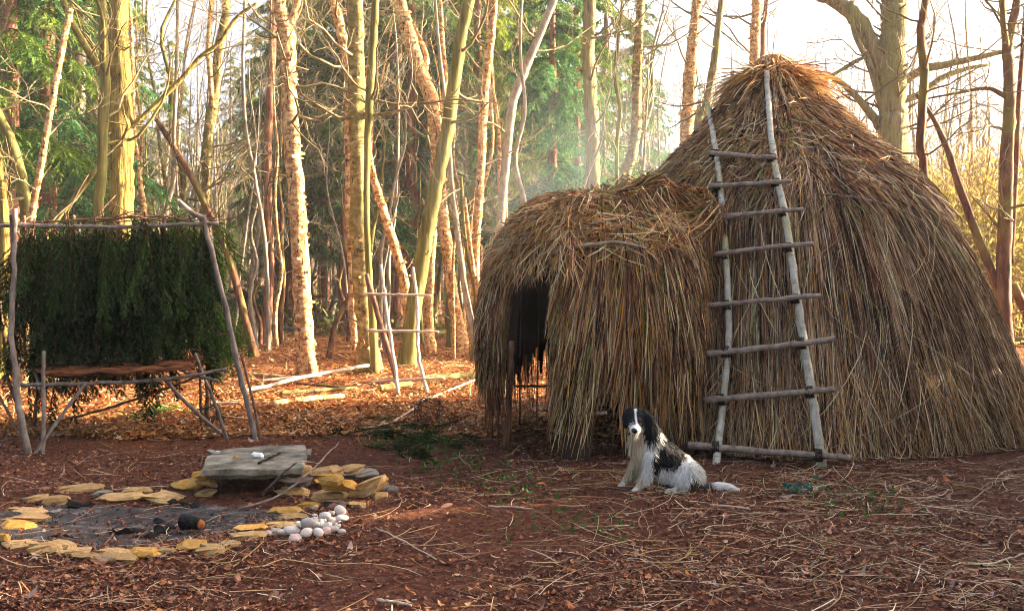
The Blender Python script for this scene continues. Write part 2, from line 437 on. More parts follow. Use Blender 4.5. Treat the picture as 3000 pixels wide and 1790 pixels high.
D = math.radians
def in_porch_gap(a, z): return (a > D(219)) & (a < D(249)) & (z < 1.82)
def in_side_hole(a, z): return (a > D(262)) & (a < D(277)) & (z < .55)

def build_hut():
    r = rngof(11)
    hutpart(shell(HUT, -.10, lambda a, z: (z < 3.9)), 'thatch_backing', M['reed_dark'])
    hutpart(shell(POR, -.07, lambda a, z: ~in_porch_gap(a, z) & ~in_side_hole(a, z) & ~((a > D(95)) & (a < D(222)) & (z < .72 + .10 * np.sin(31 * a) + .08 * np.sin(53 * a + 1)))), 'thatch_backing', M['reed_dark'])
    front = lambda n: np.where(r.random(n) < .80, r.uniform(D(160), D(380), n), r.uniform(0, 2 * np.pi, n)) % (2 * np.pi)
    # lower wall: long fine reeds hanging nearly straight, laid in courses
    mb = MB(); n = 62000
    th = front(n)
    course = r.choice([2.62, 2.15, 1.75, 1.35, .95], n, p=[.22, .2, .2, .2, .18])
    q0 = HUT.s_of_z(course + r.normal(0, .13, n)); L = r.uniform(.55, 1.15, n)
    cl = clusters(r, th)
    off = .01 + .035 * r.random(n) + .02 * cl
    col = palette(r, n, dict(dark=.26, brown=.20, tan=.20, pale=.17, mauve=.07, ochre=.05, red=.05), .3) * (1 + .15 * cl[:, None])
    col = clump(r, col, th, course, 2.2)
    thatch(mb, HUT, r, th, q0, L, r.normal(0, .016, n) + .012 * np.sin(5 * th), off, off + r.uniform(.0, .04, n), r.uniform(.0014, .0032, n) * np.where(r.random(n) < .16, 1.9, 1.0), np.clip(col, .008, .9), wob=.006)
    hutpart(mb, 'wall_thatch', M['reed'], 'stuff')
    # upper roof: thicker shorter reeds, combed in several directions
    mb = MB(); n = 17000
    th = front(n)
    course = r.choice([3.72, 3.5, 3.25, 3.0, 2.85, 2.65], n, p=[.12, .15, .2, .2, .18, .15])
    q0 = HUT.s_of_z(course + r.normal(0, .08, n)); L = r.uniform(.3, .75, n)
    cl = clusters(r, th, .3, (17, 29, 53))
    off = .03 + .05 * r.random(n) + .02 * cl
    col = palette(r, n, dict(dark=.16, brown=.22, tan=.25, pale=.16, mauve=.05, ochre=.09, green=.04, red=.06)) * (1 + .2 * cl[:, None])
    col = clump(r, col, th, course, 1.2, .03, .5)
    sweep = np.where((th > D(270)) & (th < D(350)), .10, -.05)
    thatch(mb, HUT, r, th, q0, L, r.normal(0, .10, n) + sweep, off, off + r.uniform(-.01, .08, n), r.uniform(.003, .0075, n), np.clip(col, .01, .9), wob=.02)
    hutpart(mb, 'roof_thatch', M['reed'], 'stuff')
    # untidy top layer of short broken reeds on the shoulders and along the porch ridge
    mb = MB()
    for sf, n, zl, zh, a0, a1, w in ((HUT, 3600, 2.5, 3.75, 165, 375, dict(tan=.3, ochre=.2, pale=.2, green=.1, brown=.2)), (POR, 3000, 1.85, 2.27, 100, 400, dict(ochre=.35, tan=.25, red=.15, pale=.15, green=.1))):
        th = np.radians(r.uniform(a0, a1, n)); q0 = sf.s_of_z(r.uniform(zl, zh, n)); L = r.uniform(.08, .34, n)
        thatch(mb, sf, r, th, q0, L, r.normal(0, .35 if sf is POR else .20, n), r.uniform(.05, .09, n), r.uniform(.06, .16, n), r.uniform(.003, .007, n), palette(r, n, w), wob=.02)
    hutpart(mb, 'ridge_thatch', M['reed'], 'stuff')
    # skirt of strays at the foot
    mb = MB(); n = 2200
    th = front(n); q0 = HUT.s_of_z(r.uniform(.35, .9, n)); L = r.uniform(.3, 1.0, n)
    col = palette(r, n, dict(tan=.35, pale=.25, brown=.2, ochre=.2))
    thatch(mb, HUT, r, th, q0, L, r.normal(0, .06, n), r.uniform(.02, .07, n), r.uniform(.04, .2, n), r.uniform(.0018, .004, n), col, wob=.012)
    # long pale strays lying across the roof
    n = 330; th = front(n); q0 = HUT.s_of_z(r.uniform(.6, 3.6, n)); L = r.uniform(.3, 1.1, n)
    col = palette(r, n, dict(pale=.6, tan=.3, green=.1))
    thatch(mb, HUT, r, th, q0, L, r.normal(0, .22, n), r.uniform(.06, .1, n), r.uniform(.07, .16, n), r.uniform(.002, .004, n), col, wob=.02)
    hutpart(mb, 'loose_reeds', M['straw'], 'stuff')
    # crown: splayed bundle round the smoke hole
    mb = MB(); n = 4200
    a = r.uniform(0, 2 * np.pi, n); rr = r.uniform(.10, .30, n)
    P0 = np.stack([HC[0] - .15 + rr * np.cos(a), HC[1] + rr * np.sin(a), 3.68 + r.uniform(-.05, .16, n)], -1)
    d = np.stack([np.cos(a + r.normal(0, .6, n)), np.sin(a + r.normal(0, .6, n)), r.normal(-.55, .45, n)], -1); d = norm(d)
    L = r.uniform(.18, .62, n); t = np.linspace(0, 1, 5)
    P = P0[:, None] + d[:, None] * (L[:, None] * t)[..., None]; P[..., 2] -= (L[:, None] ** 2 * t ** 2) * .5
    # keep the bundle lying on the roof, not inside it
    rad = np.hypot(P[..., 0] - HC[0] + .15, P[..., 1] - HC[1]); zs = np.interp(rad, HUT.r, HUT.z) + .03
    P[..., 2] = np.maximum(P[..., 2], zs + r.uniform(0, .06, (n, 1)))
    T = norm(np.gradient(P, axis=1)); S = norm(np.cross(T, norm(r.normal(0, 1, (n, 1, 3)))))
    W = r.uniform(.003, .008, (n, 1)) * np.array([.8, 1, 1, .8, .3])
    col = palette(r, n, dict(ochre=.3, tan=.3, pale=.2, red=.12, brown=.08))
    mb.ribbons(P, S, W, col)
    hutpart(mb, 'crown_thatch', M['reed'], 'stuff')
    # ---- porch
    mb = MB(); n = 26000
    th = np.where(r.random(n) < .78, r.uniform(D(120), D(345), n), r.uniform(0, 2 * np.pi, n))
    course = r.choice([2.26, 2.2, 2.0, 1.75, 1.45, 1.1], n, p=[.13, .17, .2, .2, .18, .12])
    q0 = np.maximum(POR.s_of_z(course) + r.normal(0, .10, n), 0.0); L = r.uniform(.5, 1.05, n)
    # the left drape ends ragged above the ground, the near wall sweeps towards the doorway
    left = (th > D(95)) & (th < D(222))
    zend = np.where(left, .30 + .65 * r.random(n) ** .8, .0)
    qe = POR.s_of_z(zend); L = np.minimum(L, np.maximum(qe - q0, .12))
    near = (th > D(248)) & (th < D(300))
    dth = r.normal(0, .06, n) - near * .12 * np.clip((D(300) - th) / D(50), 0, 1)
    cl = clusters(r, th, .3, (19, 37, 59))
    col = palette(r, n, dict(dark=.17, brown=.24, tan=.23, pale=.12, ochre=.12, green=.07, red=.06)) * (1 + .2 * cl[:, None])
    col = clump(r, col, th, course, 1.1, .025, .6)
    z0 = np.interp(q0, POR.s, POR.z); z1 = np.interp(np.minimum(q0 + L, POR.S), POR.s, POR.z)
    a1 = th + dth
    bad = (in_porch_gap(th, z0 - .02) | (((a1 > D(221)) & (a1 < D(244))) | ((th > D(221)) & (th < D(245)))) & (z1 < 1.66 - .22 * r.random(n)))
    hole = (((a1 > D(263)) & (a1 < D(276))) & (z1 < .5) & (r.random(n) < .93))
    hfix = np.clip(POR.s_of_z(.40 + .25 * r.random(n)) - q0, .05, None)
    L = np.where(hole, np.minimum(L, hfix), L)
    ok = ~bad & ~(hole & (z0 < .7)); off = .02 + .05 * r.random(n) + .015 * cl
    g = lambda x: x[ok]
    thatch(mb, POR, r, g(th), g(q0), g(L), g(dth), g(off), g(off + r.uniform(-.01, .07, n)), g(r.uniform(.0025, .0065, n)), np.clip(g(col), .01, .9), wob=.016)
    # fringe that stands out over the doorway
    n = 900; th = r.uniform(D(214), D(256), n); q0 = POR.s_of_z(r.uniform(1.8, 2.2, n))
    thatch(mb, POR, r, th, q0, r.uniform(.2, .5, n), r.normal(0, .12, n), r.uniform(.03, .07, n), r.uniform(.08, .28, n), r.uniform(.0025, .006, n), palette(r, n, dict(tan=.4, ochre=.3, pale=.2, brown=.1)), wob=.03)
    # thin hanging strands below the ragged drape
    n = 300; th = r.uniform(D(100), D(224), n); q0 = POR.s_of_z(r.uniform(.6, .9, n))
    thatch(mb, POR, r, th, q0, r.uniform(.3, .75, n), r.normal(0, .03, n), r.uniform(-.02, .03, n), r.uniform(-.03, .04, n), r.uniform(.0015, .004, n), palette(r, n, dict(brown=.5, red=.3, dark=.2)), wob=.01)
    hutpart(mb, 'porch_thatch', M['reed'], 'stuff')
build_hut()

def hitsurf(px, py, sf, off=.08, far=16.0):
    """where the line of sight first meets the thatch (plus off)"""
    d = np.array([(px - 1500) / FPX, 1.0, -(py - HOR) / FPX])
    Y = np.linspace(7.0, far, 3000)
    P = np.array([0, 0, CAM_H]) + d * Y[:, None]
    lean = (-.17 * (np.clip(P[:, 2], 0, 4) / 4) ** 1.5) if sf.st is None else 0.0
    rad = np.hypot(P[:, 0] - sf.c[0] - lean, P[:, 1] - sf.c[1]); th = np.arctan2(P[:, 1] - sf.c[1], P[:, 0] - sf.c[0] - lean)
    R = np.interp(-P[:, 2], -sf.z, sf.r) * sf.rf(th) + off
    ins = (rad < R) & (P[:, 2] < sf.z[0] + off) & (P[:, 2] > -.01)
    low = P[:, 2] < 0
    k = np.argmax(ins | low)
    if not (ins.any() and P[k, 2] > -.2): k = int(np.argmin(np.where(low, 9, rad - R)))
    if P[k, 2] < .3 and not ins[k]: k = np.argmax(ins | low)
    p = P[k].copy(); p[2] = max(p[2], 0.0); return p

def rod(px_list, sf, off, rad, name, mat, parent, org, n=24, wob=.004, seed=0, nseg=8):
    pts = np.array([hitsurf(x, y, sf, off) for x, y in px_list])
    P = catmull(pts, n); r = rngof(seed + len(px_list) + int(px_list[0][0]))
    P += r.normal(0, wob, P.shape)
    R = np.interp(np.linspace(0, 1, n), np.linspace(0, 1, len(rad)), rad) * (1 + r.normal(0, .05, n))
    mb = MB(); mb.tubes((P - np.array(org))[None], R[None], nseg)
    return mb.build(name, mat, parent), P

HO = (HC[0], HC[1], 0)
v2 = lambda L: [(x * V, y * V) for x, y in L]
for k, (pl, sf, rr) in enumerate([
        ([(1880, 378), (1960, 360), (2060, 356), (2140, 362), (2190, 376)], HUT, (.012, .014, .010)),
        ([(1720, 262), (1790, 300), (1850, 303)], HUT, (.010, .012)),
        ([(1985, 470), (2080, 480), (2160, 500), (2240, 535)], HUT, (.007, .007)),
        ([(1600, 455), (1660, 470), (1720, 470)], HUT, (.008, .010)),
        ([(1315, 628), (1370, 606), (1440, 594), (1510, 590), (1570, 604)], POR, (.017, .018, .012)),
        ([(1345, 550), (1400, 556), (1450, 556)], POR, (.011, .008)),
        ([(1430, 545), (1500, 530), (1570, 500)], POR, (.010, .008))]):
    rod(v2(pl), sf, .15, rr, 'binding_rod', M['rung'], hut, HO, seed=k)

def stick(a, b, ra, rb, name, mat, parent=None, org=(0, 0, 0), bend=.01, seed=0, n=14, nseg=8, mid=()):
    """a real stick from a to b (optionally through mid points)"""
    r = rngof(seed * 7 + 5)
    P = catmull(np.array([a, *mid, b], float), n)
    L = np.linalg.norm(P[-1] - P[0])
    t = np.linspace(0, 1, n)
    P[1:-1] += (np.sin(np.pi * t) * bend * L)[1:-1, None] * norm(r.normal(0, 1, 3)) + r.normal(0, .0025 * L ** .5, (n - 2, 3))
    R = (ra + (rb - ra) * t) * (1 + r.normal(0, .05, n))
    # knots
    for _ in range(2):
        k = r.integers(1, n - 1); R[k] *= 1.16
    mb = MB(); mb.tubes((P - np.array(org))[None], R[None], nseg)
    return mb.build(name, mat, parent)

# door frame of the porch
stick(gnd(1484, 1310), at(1500, 1000, 8.78), .032, .026, 'door_post', M['pole_brown'], hut, HO, .01, 1)
stick(gnd(1722, 1338), at(1716, 1110, 8.55), .03, .026, 'door_post', M['pole'], hut, HO, .01, 2)
stick(at(1692, 1212, 8.5), at(1778, 1210, 8.42), .016, .014, 'crossbar', M['peeled'], hut, HO, .01, 3)
stick(at(1468, 716, 9.0), at(1545, 702, 8.75), .022, .02, 'lintel', M['pole'], hut, HO, .0, 4)
stick(at(1500, 1130, 9.3), at(1620, 1130, 9.9), .012, .012, 'crossbar', M['pole_brown'], hut, HO, .01, 5)
r = rngof(5)
for i in range(9):   # thin stakes of the porch skeleton, seen through the ragged drape
    a = D(110 + i * 13)
    p = np.array([PC[0] + 1.0 * math.cos(a), PC[1] + 1.0 * math.sin(a), 0.0])
    stick(p, [p[0] * .97 + PC[0] * .03, p[1] * .97 + PC[1] * .03, 1.5], .009, .007, 'stake', M['pole_brown'], hut, HO, .01, 60 + i, 6, 5)

# ------------------------------------------------------------------ ladder
lad_base = hitsurf(1866 * V, 1130 * V, HUT, .1)
ladder = empty('ladder', (lad_base[0], lad_base[1], 0), 'rustic pole ladder of eight lashed rungs leaning on the thatched hut', 'ladder')
LO = np.array([lad_base[0], lad_base[1], 0])
RL = [(1718, 252), (1731, 320), (1742, 385), (1752, 480), (1760, 580), (1769, 720), (1771, 850), (1758, 950), (1748, 1060), (1738, 1130)]
RR = [(1862, 176), (1868, 270), (1876, 370), (1893, 460), (1912, 540), (1921, 620), (1938, 740), (1952, 840), (1970, 940), (1985, 1040), (1996, 1130)]
def rail(L, rad, seed):
    pts = np.array([hitsurf(x * V, y * V, HUT, .18) for x, y in L]); pts[-1, 2] = -.02
    P = catmull(pts, 60)
    for _ in range(25): P[1:-1] = .5 * P[1:-1] + .25 * (P[:-2] + P[2:])
    rr_ = rngof(seed); P[1:-1] += rr_.normal(0, .0025, (58, 3))
    R = np.linspace(rad[0], rad[1], 60) * (1 + rr_.normal(0, .03, 60))
    mb = MB(); mb.tubes((P - LO)[None], R[None], 12)
    mb.build('rail', M['ladder'], ladder); return P
PL = rail(RL, (.026, .033), 1); PR = rail(RR, (.027, .040), 2)
def rail_at(P, py):
    rows = HOR - (P[:, 2] - CAM_H) * FPX / P[:, 1]; i = int(np.argmin(np.abs(rows - py))); return P[i]
RUNGS = [((1722, 378), (1885, 378)), ((1722, 460), (1920, 445)), ((1722, 540), (1948, 508)), ((1735, 626), (1972, 598)), ((1712, 743), (1992, 718)), ((1703, 860), (2025, 818)), ((1708, 966), (2025, 958)), ((1668, 1076), (2064, 1106))]
for i, (a, b) in enumerate(RUNGS):
    def yat(x): t = (x - a[0]) / (b[0] - a[0]); return a[1] + t * (b[1] - a[1])
    def cross(P):
        rows = (HOR - (P[:, 2] - CAM_H) * FPX / P[:, 1]) / V; cols = (1500 + P[:, 0] * FPX / P[:, 1]) / V
        return P[int(np.argmin(np.abs(rows - np.array([yat(c) for c in cols]))))]
    c1, c2 = cross(PL), cross(PR)
    out = np.array([-.05, -.052, .012])
    c1 = c1 + out; c2 = c2 + out
    x1, x2 = 1500 + c1[0] * FPX / c1[1], 1500 + c2[0] * FPX / c2[1]
    d = (c2 - c1) / (x2 - x1)
    e1 = c1 + d * (a[0] * V - x1); e2 = c2 + d * (b[0] * V - x2)
    rad = .030 if i == 7 else (.028 if i in (5, 6) else .023)
    stick(e1, e2, rad, rad * .9, 'rung', M['rung'], ladder, LO, .012 if i < 7 else .02, 20 + i, 18, 9)
    for c in (c1, c2):
        mb = MB(); t = np.linspace(0, 2 * np.pi * 4.5, 40)
        ax = norm(d); u = norm(np.cross(ax, [0, 0, 1])); w = np.cross(ax, u)
        cc = c - out * .45; R_ = rad * 1.35
        Pc = cc + (np.cos(t) * R_ * 1.25)[:, None] * u + (np.sin(t) * R_ * 1.25)[:, None] * w + ((t / t[-1] - .5) * .07)[:, None] * ax
        mb.tubes((Pc - LO)[None], np.full((1, 40), .0075), 5)
        mb.build('lashing', M['lashing'], ladder)
# ------------------------------------------------------------------ fir boughs (shared meshes)
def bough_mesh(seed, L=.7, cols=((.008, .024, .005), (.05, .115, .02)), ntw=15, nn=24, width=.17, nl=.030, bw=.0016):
    """a drooping fir bough hanging down -Z from the origin, spread in X, a little in Y"""
    r = rngof(seed); mb = MB()
    k = 8; t = np.linspace(0, 1, k)
    P = np.stack([.05 * L * np.sin(2.2 * t + seed), .05 * np.sin(3 * t + seed) - .10 * t ** 2, -L * t], -1)
    mb.tubes(P[None], (.006 * (1 - t) + .0015)[None], 4, (.10, .05, .025), False)
    tt = np.linspace(.08, .97, ntw); tw = []; tr = []
    for i, a in enumerate(tt):
        for sgn in (-1, 1):
            p = np.array([np.interp(a, t, P[:, j]) for j in range(3)])
            ll = width * (1.15 - .75 * a) * r.uniform(.7, 1.2)
            s = np.linspace(0, 1, 4)[:, None]
            d = np.array([sgn * r.uniform(.45, .8), r.normal(0, .25), -.75])
            q = p + d * ll * s + np.array([0, 0, -.35]) * ll * s ** 2
            tw.append(q); tr.append(np.full(4, bw))
    tw.append(np.array([P[-1] + np.array([0, 0, -.02 * j]) for j in range(4)])); tr.append(np.full(4, bw))
    tw = np.array(tw)
    mb.tubes(tw, np.array(tr), 3, (.08, .06, .02), False)
    n = len(tw); f = np.tile(np.linspace(.05, 1, nn), n); it = np.repeat(np.arange(n), nn)
    x = f * 3; i0 = np.minimum(x.astype(int), 2); fr = (x - i0)[:, None]
    base = tw[it, i0] * (1 - fr) + tw[it, i0 + 1] * fr
    T = norm(tw[it, i0 + 1] - tw[it, i0])
    rnd = norm(np.cross(T, r.normal(0, 1, T.shape)))
    tip = base + (T * .75 + rnd * .65) * nl * r.uniform(.7, 1.25, (len(T), 1))
    sd = norm(np.cross(T + rnd, r.normal(0, 1, T.shape))) * .0055
    vv = np.stack([base - sd, base + sd, tip], 1).reshape(-1, 3)
    c0, c1 = np.array(cols[0]), np.array(cols[1])
    cc = c0 + (c1 - c0) * r.random((len(T), 1)) ** 1.5 * (.35 + .65 * f[:, None])
    mb.add(vv, None, np.arange(len(vv)).reshape(-1, 3), np.repeat(cc, 3, 0))
    return mb.mesh('fir_bough', M['needle'])
BOUGH = [bough_mesh(100 + i, L=.62 + .07 * i) for i in range(5)]
BOUGH_LIT = [bough_mesh(120 + i, L=.6, cols=((.05, .12, .012), (.16, .26, .04))) for i in range(3)]  # brighter copies: sunlight put into the needle colour
BOUGH_MID = [bough_mesh(140 + i, L=.7 + .1 * i, cols=((.03, .075, .012), (.13, .24, .04))) for i in range(2)]
BOUGH_BIG = [bough_mesh(130 + i, L=1.3, width=.4, ntw=16, nn=24, nl=.07, bw=.004, cols=((.035, .09, .015), (.16, .27, .045))) for i in range(3)]

# ------------------------------------------------------------------ lean-to of fir boughs
SO = np.array([-3.6, 9.3, 0])
lean = empty('lean_to', SO, 'lean-to shelter of bare poles roofed with hanging dark green fir boughs', 'shelter')
def spx(L, Y0, Y1=None):
    Y1 = Y0 if Y1 is None else Y1; n = len(L)
    return [at(x, y, Y0 + (Y1 - Y0) * i / max(n - 1, 1)) for i, (x, y) in enumerate(L)]
def lpole(L, Y0, Y1, ra, rb, name, mat, seed, parent=lean, org=SO, foot=True, bend=.004):
    P = spx(L, Y0, Y1)
    if foot: P[-1] = np.array([P[-1][0], P[-1][1], -.03])
    return stick(P[0], P[-1], ra, rb, name, mat, parent, org, bend, seed, 30, 9, mid=P[1:-1])
lpole([(43, 612), (39, 819), (32, 991), (43, 1078), (56, 1198), (86, 1330)], 8.95, 8.75, .021, .030, 'post', M['pole'], 1)
lpole([(36, 630), (40, 760)], 8.98, 8.98, .026, .018, 'post_fork', M['pole_brown'], 2, foot=False)
lpole([(522, 590), (560, 622), (600, 642), (608, 689), (647, 836), (681, 991), (712, 1129), (729, 1198), (752, 1300)], 9.15, 9.28, .024, .026, 'post', M['pole'], 3)
lpole([(707, 1039), (746, 1198), (766, 1285)], 9.6, 9.5, .012, .014, 'prop', M['pole_brown'], 4)
lpole([(614, 655), (608, 905), (610, 1195), (610, 1256)], 10.1, 10.2, .02, .024, 'post', M['pole_brown'], 5)
lpole([(0, 880), (30, 1130), (110, 1272)], 10.0, 9.95, .014, .016, 'prop', M['pole_brown'], 6)
lpole([(-60, 1050), (20, 1200), (70, 1290)], 9.6, 9.45, .012, .015, 'prop', M['pole_brown'], 7)
lpole([(-40, 660), (150, 664), (366, 668), (500, 660), (640, 655)], 9.0, 9.2, .021, .018, 'ridge_pole', M['pole'], 8, foot=False)
lpole([(130, 650), (330, 640), (480, 636), (620, 665)], 9.05, 9.2, .010, .008, 'batten', M['pole_brown'], 9, foot=False)
TL, TR = at(50, 668, 9.05), at(606, 660, 9.2)
BL, BR = at(55, 1075, 10.35), at(620, 1040, 10.45)
def roofp(u, w): return (TL * (1 - u) + TR * u) * (1 - w) + (BL * (1 - u) + BR * u) * w
for i, w in enumerate((.2, .42, .64, .86)):
    stick(roofp(-.06, w) + [0, .05, .03], roofp(1.08, w) + [0, .05, .03], .014, .011, 'batten', M['pole_brown'], lean, SO, .006, 30 + i)
for i, u in enumerate((.02, .28, .52, .76, .98)):
    stick(roofp(u, -.06) + [0, .06, .02], roofp(u, 1.0) + [0, .06, .02], .014, .017, 'rafter', M['pole_brown'], lean, SO, .006, 40 + i)
r = rngof(77)
for i in range(262):
    u = r.uniform(-.01, 1.0); w = r.choice([-.03, .0, .05, .14, .26, .38, .5, .62, .76]) + r.normal(0, .025)
    back = i % 3 == 0
    p = roofp(u, w) + np.array([0, .10 if back else -.02, .08 if back else .0]) + r.normal(0, .02, 3)
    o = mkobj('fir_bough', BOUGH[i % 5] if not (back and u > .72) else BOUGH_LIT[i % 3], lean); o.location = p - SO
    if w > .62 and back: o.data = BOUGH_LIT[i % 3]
    o.rotation_euler = (D(38 if back else r.uniform(5, 38)) + r.normal(0, .08), r.normal(0, .12), r.normal(0, .5))
    s = r.uniform(.8, 1.15); o.scale = (s, s, s)
for i in range(36):     # fronds hanging in front, highlights painted in as a paler green
    p = roofp(r.uniform(.0, .98), r.choice([.02, .05, .3, .5])) + np.array([0, -.10, .0])
    o = mkobj('fir_bough', BOUGH_MID[i % 2], lean); o.location = p - SO; o.rotation_euler = (r.normal(.1, .1), r.normal(0, .15), r.normal(0, .6)); s = r.uniform(.75, 1.1); o.scale = (s * .8, s, s)
for i in range(16):     # the end that sticks out on the far side, painted sunlit
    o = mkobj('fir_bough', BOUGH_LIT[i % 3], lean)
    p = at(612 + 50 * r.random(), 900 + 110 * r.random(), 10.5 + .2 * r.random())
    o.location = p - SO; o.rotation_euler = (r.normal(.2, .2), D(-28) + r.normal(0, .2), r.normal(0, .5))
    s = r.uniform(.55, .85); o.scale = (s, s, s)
for i in range(26):     # bare twig ends and needles lying on the ridge
    u = r.random(); p = roofp(u, -.01) + [0, .03, .03]
    d = norm(np.array([r.normal(.6, .7), r.normal(0, .4), abs(r.normal(.12, .25))])) * r.uniform(.15, .55)
    stick(p, p + d, .006, .003, 'twig', M['pole_brown'], lean, SO, .04, 400 + i, 6, 5)

# ------------------------------------------------------------------ raised bed under it
BO = np.array([-3.45, 9.4, 0])
bed = empty('raised_bed', BO, 'low pole-frame bed topped with long strips of red bark, under the lean-to', 'bed')
bp = lambda *a, **k: lpole(*a, parent=bed, org=BO, **k)
bp([(60, 1128), (250, 1124), (420, 1118), (560, 1102), (664, 1080)], 8.98, 9.12, .018, .015, 'side_rail', M['pole'], 11, foot=False)
bp([(90, 1085), (400, 1080), (640, 1062)], 9.95, 10.1, .018, .015, 'side_rail', M['pole_brown'], 12, foot=False)
bp([(108, 1030), (112, 1110), (104, 1200), (100, 1266)], 9.95, 9.98, .017, .02, 'leg', M['pole_brown'], 13)
bp([(129, 1028), (126, 1110), (128, 1200), (124, 1324)], 8.94, 8.86, .017, .02, 'leg', M['pole'], 14)
bp([(251, 1124), (175, 1225), (98, 1328)], 9.0, 8.82, .014, .016, 'brace', M['pole'], 15)
bp([(479, 1109), (580, 1212), (676, 1279)], 9.1, 9.64, .017, .019, 'brace', M['pole'], 16)
bp([(573, 1036), (590, 1084), (630, 1180), (669, 1289)], 9.3, 9.48, .013, .016, 'leg', M['pole'], 17)
bp([(566, 960), (584, 1088), (590, 1250)], 10.2, 10.28, .012, .014, 'leg', M['pole_brown'], 18)
bp([(579, 1104), (330, 1190), (92, 1245)], 9.6, 10.4, .013, .013, 'brace', M['pole_brown'], 19)
bp([(516, 1070), (545, 1090), (640, 1116)], 9.6, 9.05, .012, .014, 'end_rail', M['pole'], 21, foot=False)
bp([(100, 1082), (112, 1118), (116, 1140)], 9.9, 8.9, .013, .014, 'end_rail', M['pole'], 22, foot=False)
r = rngof(9)
for i in range(8):
    f = i / 7; n = 26; t = np.linspace(0, 1, n)
    A = (at(105, 1116, 9.0) * (1 - f) + at(112, 1086, 9.95) * f) + [r.uniform(-.02, .12), 0, .03]
    B = (at(596, 1094, 9.1) * (1 - f) + at(590, 1066, 10.0) * f) + [r.uniform(-.12, .04), 0, .025]
    P = A + (B - A) * t[:, None]
    P[:, 2] += .010 * np.sin(9 * t + i * 2) + .012 * np.sin(21 * t + i) + r.normal(0, .003, n) + r.uniform(0, .035)
    P[:, 1] += .03 * np.sin(6 * t + i)
    hw = .07 + .015 * np.sin(7 * t + i * 3)
    prof = [(-1, -.012), (-.5, .014), (.2, .02), (.8, .006), (1, -.012), (.3, -.002), (-.4, -.006)]
    vv = np.stack([P + np.stack([np.zeros(n), hw * a, np.full(n, b) + r.normal(0, .003, n)], -1) for a, b in prof], 1)
    idx = np.arange(n * 7).reshape(n, 7); nx = np.roll(idx, -1, 1)
    mb = MB(); mb.add(vv.reshape(-1, 3) - BO, np.stack([idx[:-1], nx[:-1], nx[1:], idx[1:]], -1).reshape(-1, 4))
    mb.build('bark_strip', M['barkslab'], bed)
o = None
# a tangle of cord / twine ball hanging by the rear post
def ring_of_twigs(name, centre, R, rad, n, seed, tilt, label, cat, col=(.12, .06, .04)):
    r = rngof(seed); e = empty(name, (*centre[:2], 0) if centre[2] < .5 else centre, label, cat)
    org = np.array(e.location); k = 40; t = np.linspace(0, 2 * np.pi, k)
    Rm = np.array(Matrix.Rotation(tilt[0], 3, 'X') @ Matrix.Rotation(tilt[1], 3, 'Z'))
    for i in range(n):
        p, q = r.uniform(0, 6.28, 2); f = r.uniform(.86, 1.08)
        P = np.stack([R * f * np.cos(t) + rad * np.cos(3 * t + p), R * f * np.sin(t) + rad * np.sin(4 * t + q), rad * 1.6 * np.sin(2 * t + q)], -1)
        P += r.normal(0, .004, P.shape)
        mb = MB(); mb.tubes((P @ Rm.T + centre - org)[None], np.full((1, k), r.uniform(.002, .004)), 4, col)
        mb.build('withy', M['twig'], e)
    return e
wc = gnd(1256, 1238); wc[2] = .13
ring_of_twigs('withy_ring', wc, .125, .028, 11, 4, (D(68), .3), 'small round wreath of twisted withies lying in the leaf litter', 'wreath')
tc = at(612, 1212, 9.9)
ring_of_twigs('withy_coil', tc, .075, .03, 10, 5, (D(75), .1), 'small dark tangled coil of withies hung at a post of the lean-to', 'coil', (.05, .04, .035))

# ------------------------------------------------------------------ stones
def rock_mesh(seed, jit=.2, flat=.8):
    r = rngof(seed); g = np.array([-1, 0, 1.0])
    pts = [(x, y, z) for x in g for y in g for z in g if not (x == y == z == 0)]
    idx = {p: i for i, p in enumerate(pts)}; vv = np.array(pts, float)
    l = np.linalg.norm(vv, axis=1, keepdims=True)
    vv = vv * (1 - .25 * (l - 1) / .732) + r.normal(0, jit, vv.shape) * [1, 1, .55]
    sh = r.normal(0, .18, 2); vv[:, 0] += sh[0] * vv[:, 2]; vv[:, 1] += sh[1] * vv[:, 2]
    q = []
    for ax in range(3):
        for s in (-1.0, 1.0):
            for a in (-1.0, 0.0):
                for b in (-1.0, 0.0):
                    c = []
                    for da, db in ((0, 0), (1, 0), (1, 1), (0, 1)):
                        p = [0, 0, 0]; o_ = [i for i in range(3) if i != ax]; p[ax] = s; p[o_[0]] = a + da; p[o_[1]] = b + db; c.append(idx[tuple(p)])
                    flip = (s < 0) ^ (ax == 1)
                    q.append(c[::-1] if flip else c)
    mb = MB(); mb.add(vv * .5, q); return mb
ROCKM = {}
def rock(mat, seed):
    k = (mat, seed % 9)
    if k not in ROCKM: ROCKM[k] = rock_mesh(200 + seed % 9).mesh('stone', M[mat], smooth=False)
    return ROCKM[k]
def stone(px, py, w, h, mat, seed, label, group, z=0.0, tilt=0.0, depth=None):
    """px, py: middle of the foot line in the photograph; w, h its size there"""
    r = rngof(seed + 900); p = gnd(px, py, z); s = p[1] / FPX
    W, H = w * s, h * s * .85; Dp = depth or W * r.uniform(.55, .8)
    o = mkobj('stone', rock(mat, seed)); o.scale = (W, Dp, H)
    zz = z if z > .01 else float(hgt(p[0], p[1] + Dp * .4)) - .016
    o.location = (p[0], p[1] + Dp * .42, zz + H * .5)
    o.rotation_euler = (r.normal(0, .05), tilt + r.normal(0, .05), r.normal(0, .35))
    return tag(o, label, 'stone', group)
RING = 'flat ochre sandstone piece set in the ring round the fire pit'
sid = 0
